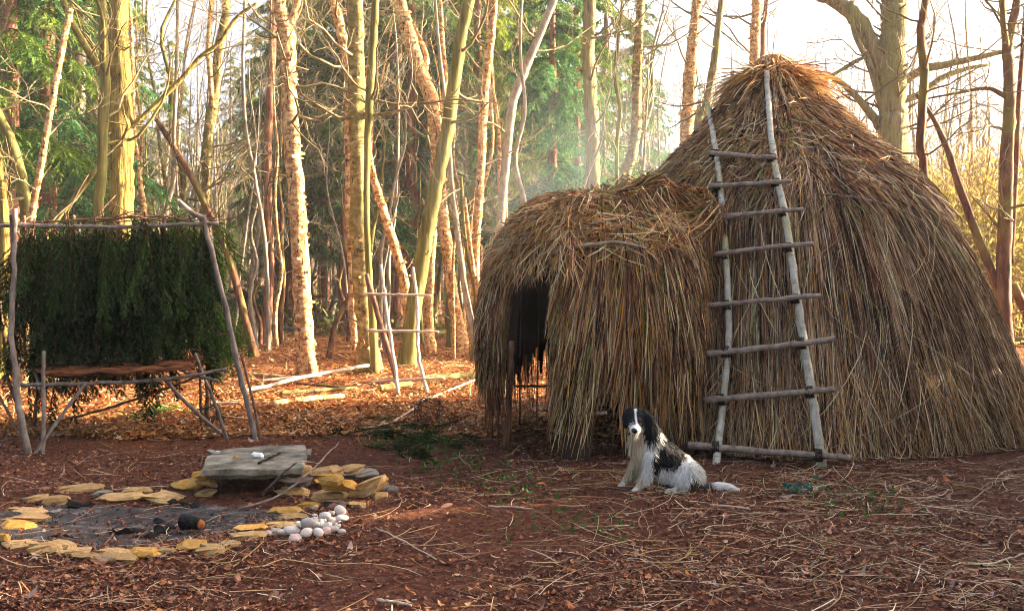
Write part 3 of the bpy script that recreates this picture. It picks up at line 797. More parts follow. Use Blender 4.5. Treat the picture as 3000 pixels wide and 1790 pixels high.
for px, py, w, h, m in [
        (215, 1436, 115, 26, 'sandstone'), (292, 1440, 55, 18, 'greystone'), (350, 1454, 120, 26, 'sandstone'), (395, 1440, 85, 26, 'sandstone'), (545, 1432, 95, 30, 'ochre'), (470, 1458, 115, 26, 'sandstone'),
        (158, 1466, 70, 34, 'sandstone'), (95, 1464, 70, 28, 'sandstone'), (150, 1482, 52, 18, 'greystone'),
        (60, 1490, 110, 22, 'sandstone'), (62, 1510, 120, 28, 'sandstone'), (40, 1530, 95, 26, 'ochre'), (5, 1578, 40, 42, 'ochre'),
        (45, 1598, 95, 26, 'sandstone'), (120, 1625, 110, 44, 'sandstone'), (165, 1612, 90, 40, 'sandstone'), (205, 1632, 100, 34, 'sandstone'), (248, 1645, 70, 30, 'sandstone'), (315, 1640, 95, 40, 'sandstone'), (352, 1653, 75, 36, 'sandstone'),
        (418, 1634, 80, 40, 'ochre'), (480, 1625, 65, 32, 'sandstone'), (552, 1610, 98, 30, 'ochre'), (612, 1626, 90, 34, 'sandstone'), (665, 1612, 65, 26, 'sandstone'),
        (722, 1590, 110, 32, 'sandstone'), (740, 1560, 90, 28, 'ochre'), (815, 1556, 95, 28, 'sandstone'), (842, 1526, 95, 24, 'sandstone'), (835, 1504, 85, 30, 'ochre')]:
    sid += 1; what = {'sandstone': 'flat tan sandstone piece', 'ochre': 'flat orange sandstone piece', 'greystone': 'flat grey stone'}[m]
    where = 'in the fire ring beside the pebble heap' if px > 700 else 'at the end of the fire ring farthest from the slab' if px < 100 and py < 1590 else 'on the lean-to side of the fire ring' if py < 1490 else 'on the fire ring side away from the lean-to'
    stone(px, py, w, h, m, sid, what + ' ' + where, what + 's ' + where)
HEAP = 'squarish sandstone piece in the loose heap at the end of the stone slab'
for px, py, w, h, m, z, tl in [
        (852, 1452, 105, 30, 'sandstone', 0, .05), (866, 1424, 85, 24, 'sootstone', .075, .05), (902, 1486, 75, 24, 'ochre', 0, .05), (964, 1468, 100, 34, 'sandstone', 0, 0), (985, 1486, 85, 26, 'sootstone', 0, .03),
        (984, 1444, 108, 42, 'ochre', .07, -.1), (962, 1420, 70, 34, 'ochre', .17, .12), (1070, 1460, 115, 58, 'sandstone', 0, -.42), (945, 1404, 100, 34, 'sandstone', .06, -.08),
        (1050, 1404, 112, 24, 'greystone', .02, -.05), (1026, 1388, 75, 24, 'sandstone', .085, -.12), (1113, 1420, 45, 20, 'sandstone', 0, .1), (1142, 1442, 48, 24, 'greystone', 0, .05), (1112, 1466, 48, 32, 'sandstone', 0, .1),
        (1050, 1490, 50, 24, 'sandstone', 0, 0), (1000, 1408, 60, 26, 'greystone', 0, 0)]:
    sid += 1; what = {'sandstone': 'tan sandstone block', 'ochre': 'bright orange sandstone block', 'greystone': 'grey stone block', 'sootstone': 'dark sooty stone block'}[m] + (' lying on top of' if z > .05 else ' on the ground in')
    stone(px, py, w, h, m, sid, what + ' the loose heap at the slab end', what + ' the heap', z, tl)
SUP = 'sandstone block stacked as a support under the grey slab'
for px, py, w, h, m, z in [(597, 1448, 60, 26, 'sandstone', 0), (600, 1428, 60, 26, 'sandstone', .055), (596, 1408, 68, 34, 'ochre', .105),
                           (868, 1430, 70, 26, 'greystone', 0), (876, 1404, 66, 24, 'sandstone', .055), (890, 1392, 46, 32, 'sandstone', .10), (880, 1352, 60, 40, 'greystone', 0), (640, 1352, 60, 40, 'greystone', 0)]:
    sid += 1; what = {'sandstone': 'tan', 'ochre': 'orange', 'greystone': 'grey'}[m] + ' stone propping the ' + ('fire-pit corner' if px < 700 else 'heap-side corner') + ' of the grey slab'
    stone(px, py, w, h, m, sid, what, 'stones under the slab: ' + what, z)
def build_slab():
    r = rngof(6)
    top = [gnd(624, 1318, .20), gnd(760, 1308, .20), gnd(894, 1304, .20), gnd(893, 1340, .20), gnd(890, 1369, .20), gnd(740, 1375, .20), gnd(589, 1374, .20), gnd(604, 1345, .20)]
    c = np.mean(top, 0); top = [np.array(p) + r.normal(0, .008, 3) * [1, 1, .25] for p in top]
    mb = MB(); n = len(top)
    rings = [[c + (p - c) * [.97, .97, 1] for p in top], [p - [0, 0, .012] for p in top], [c + (p - c) * [1.005, 1.005, 1] - [0, 0, .045] for p in top], [c + (p - c) * [.95, .95, 1] - [0, 0, .075] for p in top]]
    sub = 4; R2 = []
    for rg in rings:
        rg = np.array(rg); m = []
        for i in range(n):
            for j in range(sub): m.append(rg[i] + (rg[(i + 1) % n] - rg[i]) * j / sub)
        R2.append(np.array(m) + r.normal(0, .005, (n * sub, 3)))
    vv = np.vstack(R2 + [[c + [0, 0, .002]], [c - [0, 0, .075]]]); k = n * sub
    q = [(a * k + i, a * k + (i + 1) % k, (a + 1) * k + (i + 1) % k, (a + 1) * k + i) for a in range(3) for i in range(k)]
    t = [(4 * k, (i + 1) % k, i) for i in range(k)] + [(4 * k + 1, 3 * k + i, 3 * k + (i + 1) % k) for i in range(k)]
    mb.add(vv - [c[0], c[1], 0], q, t); o = mb.build('stone_slab', M['slab'], smooth=False); o.location = (c[0], c[1], 0)
    tag(o, 'large flat grey stone slab laid on stacked stones as a low table', 'slab')
build_slab()
def pebble_mesh(seed, mat):
    r = rngof(seed); nu, nv = 12, 8; vs_ = [(0, 0, 1.0)]
    a = r.normal(0, .10, (3, 3))
    for j in range(1, nv):
        for i in range(nu):
            p, t = 2 * np.pi * i / nu, np.pi * j / nv; vs_.append((np.sin(t) * np.cos(p), np.sin(t) * np.sin(p), np.cos(t)))
    vs_.append((0, 0, -1.0)); v_ = np.array(vs_); v_ = v_ + np.sin(v_ @ (a * 20)) * .10 + r.normal(0, .02, v_.shape)
    q = [(1 + j * nu + i, 1 + (j + 1) * nu + i, 1 + (j + 1) * nu + (i + 1) % nu, 1 + j * nu + (i + 1) % nu) for j in range(nv - 2) for i in range(nu)]
    L = len(v_) - 1; o_ = 1 + (nv - 2) * nu
    t = [(0, 1 + i, 1 + (i + 1) % nu) for i in range(nu)] + [(L, o_ + (i + 1) % nu, o_ + i) for i in range(nu)]
    mb = MB(); mb.add(v_ * .5, q, t); return mb.mesh('pebble', M[mat])
PEB = [pebble_mesh(i, 'pebble') for i in range(8)]; PEBP = [pebble_mesh(9, 'pebble_pink')]
r = rngof(31)
for i, (x, y, a, b, lay) in enumerate([(1500, 840, 45, 36, 0), (1760, 870, 65, 58, 1), (1600, 930, 72, 45, 1), (1670, 912, 45, 36, 0), (1780, 950, 75, 42, 1), (1565, 982, 34, 32, 1), (1420, 1000, 80, 66, 2), (1250, 1080, 90, 58, 1),
        (1410, 1100, 66, 70, 1), (1310, 1040, 42, 36, 0), (1500, 1020, 54, 46, 1), (1610, 1030, 56, 44, 1), (1730, 1000, 72, 32, 0), (1530, 1100, 62, 60, 1), (1680, 1110, 65, 48, 0), (1600, 1140, 72, 52, 0), (1730, 1075, 42, 36, 0),
        (1775, 1130, 46, 34, 0), (1170, 1160, 105, 48, 0), (1290, 1210, 80, 52, 0), (1090, 1120, 60, 40, 0), (1010, 1140, 45, 32, 0), (1700, 1040, 34, 30, 0), (1500, 930, 32, 26, 0), (1450, 1060, 50, 44, 0), (1360, 1060, 46, 42, 0), (1560, 1060, 50, 44, 0), (1640, 1060, 44, 40, 0), (1650, 980, 50, 40, 0)]
        + [(r.normal(1520, 130), r.normal(1050, 55), r.uniform(30, 55), r.uniform(26, 44), 0) for _ in range(18)]):
    z = (.0, .045, .085)[lay]; px, py = 500 + x * .28147, 1250 + (y + b * .8) * .28147
    p = gnd(px, py, z); s = p[1] / FPX * .28147 * 2
    pink = i in (19, 15); o = mkobj('pebble', (PEBP if pink else PEB)[0 if pink else i % 8])
    hz = b * s * .8; o.scale = (a * s, a * s * .75, hz); o.location = (p[0], p[1] + a * s * .2, z + float(hgt(p[0], p[1])) * (lay == 0) + hz * .45)
    o.rotation_euler = (r.normal(0, .2), r.normal(0, .25), r.normal(0, .6))
    if pink: tag(o, 'smooth pinkish pebble at the front of the white pebble heap', 'pebble', 'pink pebbles of the heap')
    else: tag(o, 'smooth rounded white pebble in the heap beside the fire ring', 'pebble', 'white pebble heap')
# flint, stone chips and a charred stick on the slab
def chip(px, py, z, w, dpt, h, mat, seed, label, name='flint', rz=0):
    p = gnd(px, py, z); o = mkobj(name, rock(mat, seed)); o.scale = (w, dpt, h); o.location = (p[0], p[1], z + h * .45); o.rotation_euler = (0, .1, rz)
    return tag(o, label, 'stone')
chip(755, 1342, .20, .085, .06, .045, 'flint', 3, 'bright white broken flint lying on the grey slab')
chip(783, 1340, .20, .06, .05, .035, 'greystone', 5, 'small grey stone beside the white flint on the slab')
chip(693, 1342, .20, .035, .035, .025, 'sandstone', 1, 'tiny brown stone on the grey slab, left of the flint')
chip(636, 1328, .20, .045, .03, .02, 'flint', 2, 'thin pale chip of stone at the back corner of the slab')
a, b = gnd(758, 1356, .215), gnd(822, 1327, .215)
tag(stick(a, b, .010, .007, 'charred_stick', M['char'], None, (0, 0, 0), .01, 3), 'short charred stick lying on the grey slab', 'stick')
# fire pit: soot and ash, charcoal, burnt log
def build_pit():
    r = rngof(14); cx, cy = -2.55, 6.45; mb = MB(); nr, na = 14, 48
    P = [(cx, cy, float(hgt(cx, cy)) + .012)]
    for j in range(1, nr + 1):
        for i in range(na):
            a = 2 * np.pi * i / na; q = j / nr * (1 + .10 * np.sin(3 * a + 1) + .06 * np.sin(7 * a))
            x, y = cx + 1.08 * q * np.cos(a), cy + .60 * q * np.sin(a)
            P.append((x, y, float(hgt(x, y)) + (.012 if j < nr else -.02) + r.normal(0, .004)))
    t = [(0, 1 + i, 1 + (i + 1) % na) for i in range(na)]
    q = [(1 + j * na + i, 1 + (j + 1) * na + i, 1 + (j + 1) * na + (i + 1) % na, 1 + j * na + (i + 1) % na) for j in range(nr - 1) for i in range(na)]
    mb.add(P, q, t); tag(mb.build('ash_bed', M['ash']), 'black sooty ash covering the floor of the fire pit', kind='stuff')
build_pit()
def log(a, b, ra, rb, mat, label, cat='log', name='log', group=None, seed=0, bend=.01, cut=True):
    a = np.array(a, float); b = np.array(b, float); org = np.array([a[0], a[1], 0.0])
    e = empty(name, org, label, cat, group)
    stick(a, b, ra, rb, 'bark', M[mat], e, org, bend, seed, 20, 12)
    cm_ = M['cutwood'] if mat != 'char' else M['burnt_end']
    if cut:
        for p, d, rr in ((a, a - b, ra), (b, b - a, rb))[0 if mat != 'char' else 1:]:
            d = norm(d); mb = MB(); mb.tubes(np.array([[p - org - d * .01, p - org + d * .006]]), np.array([[rr * .9, rr * .88]]), 12); mb.build('cut_end', cm_, e)
    return e
e = log(gnd(528, 1548) + [0, .05, .03], gnd(586, 1552) + [0, .02, .035], .046, .036, 'char', 'charred log stump with a raw orange end lying in the ash', 'log', 'burnt_log', seed=3)
r = rngof(15)
for i, (px, py, w) in enumerate([(365, 1540, 70), (400, 1532, 60), (330, 1536, 50), (470, 1538, 70), (500, 1528, 60), (440, 1555, 60), (185, 1462, 60), (215, 1470, 70), (250, 1466, 55), (540, 1470, 60), (562, 1474, 60), (500, 1462, 50), (465, 1508, 50)]):
    p = ongnd(px, py); o = mkobj('charcoal_lump', rock('char', i)); s = w * p[1] / FPX * .62
    o.scale = (s, s * .7, s * .5); o.location = (p[0], p[1] + .02, p[2] + s * .2); o.rotation_euler = tuple(r.normal(0, .4, 3))
    tag(o, 'crumbly black lump of charcoal in the fire pit', 'charcoal', 'charcoal lumps in the fire pit')

# ------------------------------------------------------------------ rack of peeled sticks
KO = gnd(1200, 1155)
rack = empty('drying_rack', KO, 'open rack of pale peeled sticks standing before the green leaning tree', 'rack')
def rp(L, Y0, Y1, ra, rb, name, mat, seed, foot=False):
    P = spx(L, Y0, Y1)
    if foot: P[-1][2] = -.02
    stick(P[0], P[-1], ra, rb, name, mat, rack, KO, .003, seed, 24, 8, mid=P[1:-1])
rp([(1116, 777), (1140, 960), (1169, 1157)], 14.6, 13.0, .023, .026, 'upright', M['peeled'], 1, True)
rp([(1210, 784), (1224, 909), (1226, 1034), (1254, 1155)], 14.6, 13.0, .023, .026, 'upright', M['peeled'], 2, True)
rp([(1063, 861), (1266, 866)], 14.2, 14.2, .020, .016, 'crossbar', M['peeled'], 3)
rp([(1074, 969), (1286, 972)], 13.75, 13.75, .020, .016, 'crossbar', M['peeled'], 4)
rp([(1082, 1118), (1190, 1112), (1304, 1108)], 13.2, 13.2, .020, .016, 'crossbar', M['peeled'], 5)
tag(stick(at(1074, 804, 14.9), gnd(1166, 1120) , .038, .045, 'leaning_stick', M['pole_brown'], None, (0, 0, 0), .01, 6), 'dark red-brown stick propped between the rack and the birch', 'stick')

# ------------------------------------------------------------------ logs and fallen sticks
def lg(x0, y0, x1, y1, w0, w1, mat, label, seed, **k):
    a, b = ongnd(x0, y0), ongnd(x1, y1); r0, r1 = w0 * a[1] / FPX / 2, w1 * b[1] / FPX / 2
    a[2] += r0 * .9 + .03 + k.pop('lift0', 0); b[2] += r1 * .9 + .03 + k.pop('lift1', 0)
    return log(a, b, r0, r1, mat, label, seed=seed, **k)
c6 = lambda x, y: (700 + x * .4988, 560 + y * .4988)
for i, (a, b, w, mat, lab, l0, l1) in enumerate([
        ((80, 1118), (310, 1128), 15, 'birch', 'short stout birch log behind the felled pole pile', 0, 0),
        ((135, 1142), (480, 1118), 9, 'peeled', 'thin pale pole resting across the felled pole pile', 0, .05),
        ((20, 1212), (760, 1106), 12, 'grey', 'longest grey pole slanting over the pile of felled poles', .02, .16),
        ((240, 1212), (690, 1182), 12, 'birch_olive', 'mossy pole at the front of the felled pole pile', 0, .03),
        ((330, 1160), (640, 1165), 9, 'dark', 'dark thin pole wedged in the felled pole pile', .02, .0),
        ((190, 1292), (610, 1232), 17, 'birch', 'pale flaky log lying in sunlit leaves before the pole pile', 0, 0),
        ((-160, 1272), (190, 1278), 9, 'peeled', 'pale thin log half buried in leaves behind the lean-to prop', 0, 0),
        ((820, 1180), (1010, 1160), 20, 'birch_olive', 'short mossy pale log lying below the stick rack', 0, 0),
        ((1080, 1135), (1385, 1110), 24, 'birch_olive', 'thick mossy pale log lying right of the stick rack', 0, 0),
        ((905, 1362), (1045, 1285), 7, 'peeled', 'short pale peeled stick pointing at the withy wreath', 0, .01),
        ((1050, 1262), (1400, 1130), 7, 'peeled', 'long pale peeled stick behind the withy wreath', 0, .02),
        ((690, 1430), (875, 1385), 6, 'peeled', 'thin pale stick across the scattered fir sprigs', 0, .02)]):
    lg(*c6(*a), *c6(*b), w, w * .8, mat, lab, 50 + i, lift0=l0, lift1=l1)
for i, (x0, y0, x1, y1, w, mat, lab) in enumerate([
        (780, 935, 860, 925, 12, 'grey', 'grey fallen trunk lying beyond the birches'), (700, 962, 870, 968, 16, 'grey', 'stout fallen log in front of the brush pile'),
        (910, 936, 1000, 940, 9, 'grey', 'slender fallen log near the red conifer trunk'), (2945, 1010, 3050, 1020, 26, 'dark', 'dark fallen log beside the forked tree behind the hut'),
        (60, 1140, 220, 1132, 20, 'birch', 'bright sunlit pale log lying behind the raised bed')]):
    lg(x0, y0, x1, y1, w, w * .8, mat, lab, 80 + i)
STK = 'thin brown twig lying loose on the trodden ground'
for i, (x0, y0, x1, y1, w) in enumerate([(1105, 1768, 1205, 1786, 11), (1528, 1752, 1580, 1768, 9), (1335, 1733, 1440, 1752, 7), (1100, 1555, 1280, 1640, 5), (1310, 1650, 1500, 1598, 6), (1270, 1630, 1440, 1588, 5),
        (2080, 1492, 2200, 1500, 8), (2740, 1450, 2830, 1446, 8), (300, 1590, 335, 1530, 7), (2890, 1665, 3000, 1620, 7), (2600, 1600, 2830, 1612, 6), (630, 1592, 770, 1556, 5), (100, 1640, 240, 1700, 4), (1460, 1720, 1600, 1690, 6), (1880, 1478, 1950, 1466, 6),
        (2220, 1548, 2450, 1536, 4), (1000, 1700, 1090, 1710, 6), (1155, 1325, 1250, 1352, 5), (1430, 1488, 1560, 1492, 6)]):
    a, b = ongnd(x0, y0), ongnd(x1, y1); rr = w * a[1] / FPX / 2
    a[2] += rr + .004; b[2] += rr + .004
    tag(stick(a, b, rr, rr * .7, 'twig', M['pole_brown'] if i % 3 else M['peeled'], None, (0, 0, 0), .03, 500 + i, 12, 6), STK, 'twig', 'loose twigs on the ground')
# two thin wands leaning over the slab's end
for i, (L, lab) in enumerate([([(770, 1448, 0), (800, 1415, .12), (870, 1355, .32), (950, 1340, .22)], 'bent grey wand arching over the end of the stone slab'),
                              ([(700, 1490, 0), (820, 1450, .05), (920, 1370, .20), (1010, 1278, .3)], 'long straight thin wand slanting past the stone heap')]):
    P = [gnd(x, y, z) for x, y, z in L]; P[-1][1] = min(P[-1][1], P[-2][1] + .5)
    tag(stick(P[0], P[-1], .009, .005, 'wand', M['pole'], None, (0, 0, 0), .0, 600 + i, 20, 6, mid=P[1:-1]), lab, 'stick')

# ------------------------------------------------------------------ cut fir sprigs on the ground, brush pile
r = rngof(41)
for i in range(50):
    px, py = r.normal(1215, 110), r.normal(1285, 26)
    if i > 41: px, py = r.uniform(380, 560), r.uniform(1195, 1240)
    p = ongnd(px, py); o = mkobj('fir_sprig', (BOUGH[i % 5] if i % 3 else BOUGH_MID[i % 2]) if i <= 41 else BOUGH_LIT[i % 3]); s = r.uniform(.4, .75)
    o.scale = (s, s, s); o.location = (p[0], p[1], p[2] + .045); o.rotation_euler = (D(88), r.normal(0, .15), r.uniform(0, 6.28))
    if i <= 41: tag(o, 'dark green cut fir sprig lying on the ground between slab and porch', 'sprig', 'fir sprigs by the porch')
    else: tag(o, 'fir sprig painted sunlit yellow-green lying in the leaves under the raised bed', 'sprig', 'fir sprigs under the bed')
bpO = gnd(740, 950)
brush = empty('brush_pile', bpO, 'heap of cut green fir branches and log ends behind the lean-to', 'brush pile')
for i in range(70):
    a = r.uniform(0, 6.28); q = r.random() ** .6; p = np.array([2.4 * q * math.cos(a), 1.3 * q * math.sin(a), .1 + 1.45 * (1 - q) * r.random() + .25])
    o = mkobj('fir_branch', BOUGH_BIG[i % 3], brush); o.location = p; o.rotation_euler = (r.uniform(1.0, 1.9), r.normal(0, .4), a + r.normal(1.57, .6))
for i in range(14):
    p = bpO + np.array([r.uniform(-1.9, 1.9), r.uniform(-.9, .3), r.uniform(.4, 1.5)]); d = np.array([r.normal(0, 1), -.8, r.normal(.1, .2)])
    stick(p, p + norm(d) * r.uniform(.6, 1.3), .03, .045, 'log_end', M['cutwood'] if i % 3 == 0 else M['conifer'], brush, bpO, .0, 700 + i, 5, 8)
# ------------------------------------------------------------------ trees
def grow(r, p0, d, L, R, k=6, wig=.22, up=.12):
    n = len(p0); P = np.zeros((n, k, 3)); P[:, 0] = p0; d = norm(d)
    for j in range(1, k):
        d = norm(d + r.normal(0, wig, (n, 3)) + np.array([0, 0, up]))
        P[:, j] = P[:, j - 1] + d * (L / (k - 1))[:, None]
    Rr = R[:, None] * np.linspace(1, .35, k)[None]
    return P, Rr
def kids(r, P, R, m, lf=(.35, .7), spread=.9, rf=.55, lo=.2):
    n, k, _ = P.shape; i = np.repeat(np.arange(n), m); t = r.uniform(lo, .98, n * m) * (k - 1)
    j = np.minimum(t.astype(int), k - 2); f = (t - j)[:, None]
    p0 = P[i, j] * (1 - f) + P[i, j + 1] * f; T = norm(P[i, j + 1] - P[i, j])
    d = T + spread * norm(r.normal(0, 1, T.shape))
    L = np.linalg.norm(P[i, -1] - P[i, 0], axis=1) * r.uniform(*lf, n * m)
    return p0, d, L, np.maximum(R[i, j] * rf, .0016)
def crown_tubes(mb, r, p0, d, L, R, m1=5, m2=4, col=(.16, .11, .07), wig=.22, up=.1, minr=.003):
    cj = lambda n: np.clip(np.array(col) * (1 + r.normal(0, .2, (n, 1))), .01, .8)
    P, Rr = grow(r, p0, d, L, R, 7, wig, up); mb.tubes(P, np.maximum(Rr, minr), 5, cj(len(P)), False)
    if m1:
        P1, R1 = grow(r, *kids(r, P, Rr, m1), 6, wig * 1.1, up); mb.tubes(P1, np.maximum(R1, minr), 4, cj(len(P1)), False)
        if m2:
            P2, R2 = grow(r, *kids(r, P1, R1, m2, (.35, .8)), 5, wig * 1.2, up * .6); mb.tubes(P2, np.maximum(R2, minr), 3, cj(len(P2)), False)

def stem_mesh(mb, pts, rad, r, nseg=14, rough=.05, flare=1.25, seg=.16):
    L = np.sum(np.linalg.norm(np.diff(pts, axis=0), axis=1)); n = int(np.clip(L / seg, 12, 90))
    P = catmull(pts, n); u = np.linspace(0, 1, n); R = np.interp(u, np.linspace(0, 1, len(rad)), rad)
    s = np.concatenate([[0], np.cumsum(np.linalg.norm(np.diff(P, axis=0), axis=1))])
    R = R * (1 + (flare - 1) * np.exp(-s / .35)) * (1 + r.normal(0, rough * .5, n))
    P[1:-1] += r.normal(0, 1, (n - 2, 3)) * (R[1:-1] * .05)[:, None]
    k0 = mb.n; mb.tubes(P[None], R[None], nseg)
    vv = mb.v[-1].reshape(n, nseg, 3)
    ph = r.uniform(0, 6.28, 4); a = np.arange(nseg) * 2 * np.pi / nseg
    f = 1 + rough * (np.sin(3 * a[None] + ph[0] + 2.0 * s[:, None]) + .7 * np.sin(5 * a[None] + ph[1] - 3.1 * s[:, None])) + r.normal(0, rough * .6, (n, nseg))
    # root buttresses
    f += .28 * np.exp(-s / .25)[:, None] * np.sin(4 * a + ph[2])[None]
    mb.v[-1] = (P[:, None] + (vv - P[:, None]) * f[..., None]).reshape(-1, 3)
    return P, R

def vpath(L, Y, r, drift=.25):
    a = np.array(L, float); n = len(a)
    pts = np.array([at(x * V, y * V, Y) for x, y, w in a]); rad = a[:, 2] * V * Y / FPX / 2
    return pts, rad

def tree(name, label, L, mat, Y=None, seed=0, H=11, extra=(), limbs=(), br=8, bl=(.8, 2.2), m=(4, 3), zlo=2.0, tcol=(.19, .145, .075), group=None, top=True, up=.1, rough=.05):
    """L: (vx, vy, width) from foot to top as seen in the photograph; built at its own distance Y"""
    r = rngof(seed + 1000)
    if Y is None: Y = FPX * CAM_H / (L[0][1] * V - HOR)
    pts, rad = vpath(L, Y, r)
    base = np.array([pts[0][0], Y, float(hgt(pts[0][0], Y))])
    if pts[0][2] > .12: pts = np.vstack([[base], pts]); rad = np.concatenate([[rad[0] * 1.08], rad])
    pts[0, 2] = base[2] - .05
    n0 = len(pts)
    if top and pts[-1][2] < H:
        d = norm(pts[-1] - pts[-2]); ext = []; p = pts[-1].copy(); rr = []
        nst = max(2, int((H - pts[-1][2]) / 1.2))
        for j in range(nst):
            d = norm(d * .8 + np.array([r.normal(0, .08), r.normal(0, .08), .35])); p = p + d * (H - pts[-1][2]) / nst; ext.append(p.copy()); rr.append(rad[-1] * (1 - .85 * (j + 1) / nst) + .01)
        pts = np.vstack([pts, ext]); rad = np.concatenate([rad, rr])
    e = empty(name, base, label, 'tree', group)
    mb = MB(); P, R = stem_mesh(mb, pts, rad, r, rough=rough); mb.v[-1] = mb.v[-1] - base
    mb.build('trunk', M[mat], e)
    if mat.startswith('birch'):          # curls of peeling bark
        n_ = 170; i_ = r.integers(1, len(P) - 1, n_); a_ = r.uniform(0, 6.28, n_); fm = MB(); k_ = 4
        ang = a_[:, None] + np.linspace(0, 1, k_)[None] * r.choice([-1, 1], (n_, 1)) * r.uniform(.2, .6, (n_, 1)); rr_ = R[i_][:, None] * (1.02 + np.linspace(0, 1, k_)[None] ** 2 * r.uniform(.05, .45, (n_, 1)))
        Pf = P[i_][:, None] - base + np.stack([np.cos(ang) * rr_, np.sin(ang) * rr_, np.zeros_like(ang) + r.normal(0, .05, (n_, 1))], -1)
        fm.ribbons(Pf, np.tile(np.array([0, 0, 1.0]), (n_, k_, 1)), r.uniform(.008, .035, (n_, 1)) * np.array([1, 1, .8, .5]), np.clip(np.array([.50, .27, .11]) * (1 + r.normal(0, .35, (n_, 1))), .03, .8))
        fm.build('peeling_bark', M['twig'], e)['kind'] = 'stuff'
    sp_ = MB(); ns_ = 14; i_ = r.integers(2, len(P) - 1, ns_); a_ = r.uniform(0, 6.28, ns_)     # snapped branch stubs
    d_ = np.stack([np.cos(a_), np.sin(a_), r.uniform(.1, .9, ns_)], -1); L_ = R[i_] * r.uniform(1.2, 2.6, ns_) + .03
    Ps, Rs = grow(r, P[i_] - base, d_, L_, np.maximum(R[i_] * .16, .008), 4, .1, .05); sp_.tubes(Ps, np.maximum(Rs, .006), 5, (.20, .12, .06))
    sp_.build('branch_stubs', M['twig'], e)['kind'] = 'stuff'
    src = [(P, R)]
    for j, (EL, emat) in enumerate(list(extra)):
        ep, er = vpath(EL, Y + (-.32 if seed == 2 else r.normal(0, .15)), r)
        if EL[0][1] >= L[0][1] - 15: ep[0, 2] = base[2] - .05
        mb = MB(); p2, r2 = stem_mesh(mb, ep, er, r, 10, rough, 1.1); mb.v[-1] = mb.v[-1] - base
        mb.build('stem', M[emat], e); src.append((p2, r2))
    for j, LL in enumerate(limbs):
        ep, er = vpath(LL, Y, r); ep[:, 1] += np.linspace(0, r.normal(0, .5), len(ep))
        mb = MB(); p2, r2 = stem_mesh(mb, ep, er, r, 8, rough, 1.0); mb.v[-1] = mb.v[-1] - base
        mb.build('limb', M[mat], e); src.append((p2, r2))
    if br:
        mb = MB(); p0 = []; d0 = []; LL = []; RR = []
        for (P_, R_) in src:
            ok = np.where(P_[:, 2] > zlo)[0]
            if not len(ok): continue
            nb = max(2, int(br * (1 if P_ is P else .45)))
            for i in r.choice(ok, nb):
                a = r.uniform(0, 6.28); p0.append(P_[i] - base); d0.append((math.cos(a), math.sin(a), r.uniform(-.1, .8)))
                LL.append(r.uniform(*bl)); RR.append(max(.006, min(R_[i] * .3, .03)))
        crown_tubes(mb, r, np.array(p0), np.array(d0), np.array(LL), np.array(RR), *m, col=tcol, up=up)
        mb.build('crown', M['twig'], e)
    return e

T = tree
# --- birches and mossy trees of the middle ground
T('birch_tree', 'golden peeling birch with a split hollow foot, forked near its top', [(752, 918, 36), (738, 800, 44), (730, 650, 42), (722, 500, 40), (712, 380, 40), (702, 220, 38), (695, 90, 40), (683, 40, 34), (678, 0, 30)], 'birch', seed=1, H=10,
  extra=[([(728, 912, 26), (733, 860, 24), (735, 780, 22), (734, 720, 16)], 'birch')], limbs=[[(700, 78, 20), (714, 30, 17), (722, -10, 15), (730, -80, 12)]], br=9, zlo=3.5)
T('birch_tree', 'mossy birch streaked black with a thin vine-wrapped stem against it', [(896, 905, 56), (890, 800, 48), (880, 700, 46), (874, 560, 44), (870, 400, 43), (866, 200, 41), (863, 0, 38)], 'birch_olive', seed=2, H=11,
  extra=[([(912, 898, 22), (905, 780, 18), (893, 600, 15), (890, 440, 15), (897, 250, 19), (905, 120, 20), (912, 0, 18), (918, -150, 15)], 'moss_smooth')], br=8, zlo=4)
T('birch_tree', 'crooked golden birch that kinks sharply halfway up', [(1128, 862, 32), (1112, 780, 30), (1098, 700, 28), (1084, 600, 29), (1073, 500, 28), (1066, 400, 31), (1060, 320, 32), (1050, 250, 36), (1030, 195, 34), (1005, 130, 34), (985, 60, 34), (968, 0, 32)], 'birch', seed=3, H=13,
  limbs=[[(1030, 190, 14), (1036, 140, 12), (1018, 90, 10), (1000, 50, 8)]], br=9, zlo=4)
T('leaning_tree', 'smooth green trunk leaning right behind the stick rack', [(985, 912, 42), (996, 820, 38), (1010, 720, 38), (1030, 600, 37), (1048, 510, 36), (1066, 420, 35), (1084, 330, 34), (1100, 220, 32), (1120, 90, 29), (1140, 0, 27)], 'moss_smooth', Y=16.8, seed=4, H=9, rough=.03, br=6, zlo=4)
T('birch_tree', 'slim bright birch rising just left of the hut porch', [(1150, 860, 22), (1152, 720, 19), (1156, 600, 20), (1166, 450, 20), (1172, 330, 20), (1180, 200, 21), (1192, 90, 21), (1200, 0, 19)], 'birch', Y=18.5, seed=5, H=11, br=8, zlo=3.5)
T('birch_tree', 'pale birch stem crossing behind the leaning green tree', [(990, 860, 20), (985, 700, 22), (955, 590, 22), (925, 490, 20), (902, 410, 17), (895, 340, 13)], 'birch', Y=17.5, seed=6, H=6, br=4)
T('hazel_tree', 'many-stemmed crooked hazel clump beside the porch drape', [(1160, 850, 20), (1140, 760, 18), (1122, 650, 16), (1108, 540, 14), (1096, 440, 12), (1088, 300, 9)], 'grey', Y=18.2, seed=7, H=7,
  extra=[([(1150, 850, 16), (1156, 720, 14), (1140, 640, 12), (1128, 560, 10), (1120, 430, 8)], 'moss_smooth'), ([(1168, 850, 12), (1160, 690, 16), (1150, 660, 12), (1128, 480, 9)], 'birch')], br=9, zlo=2)
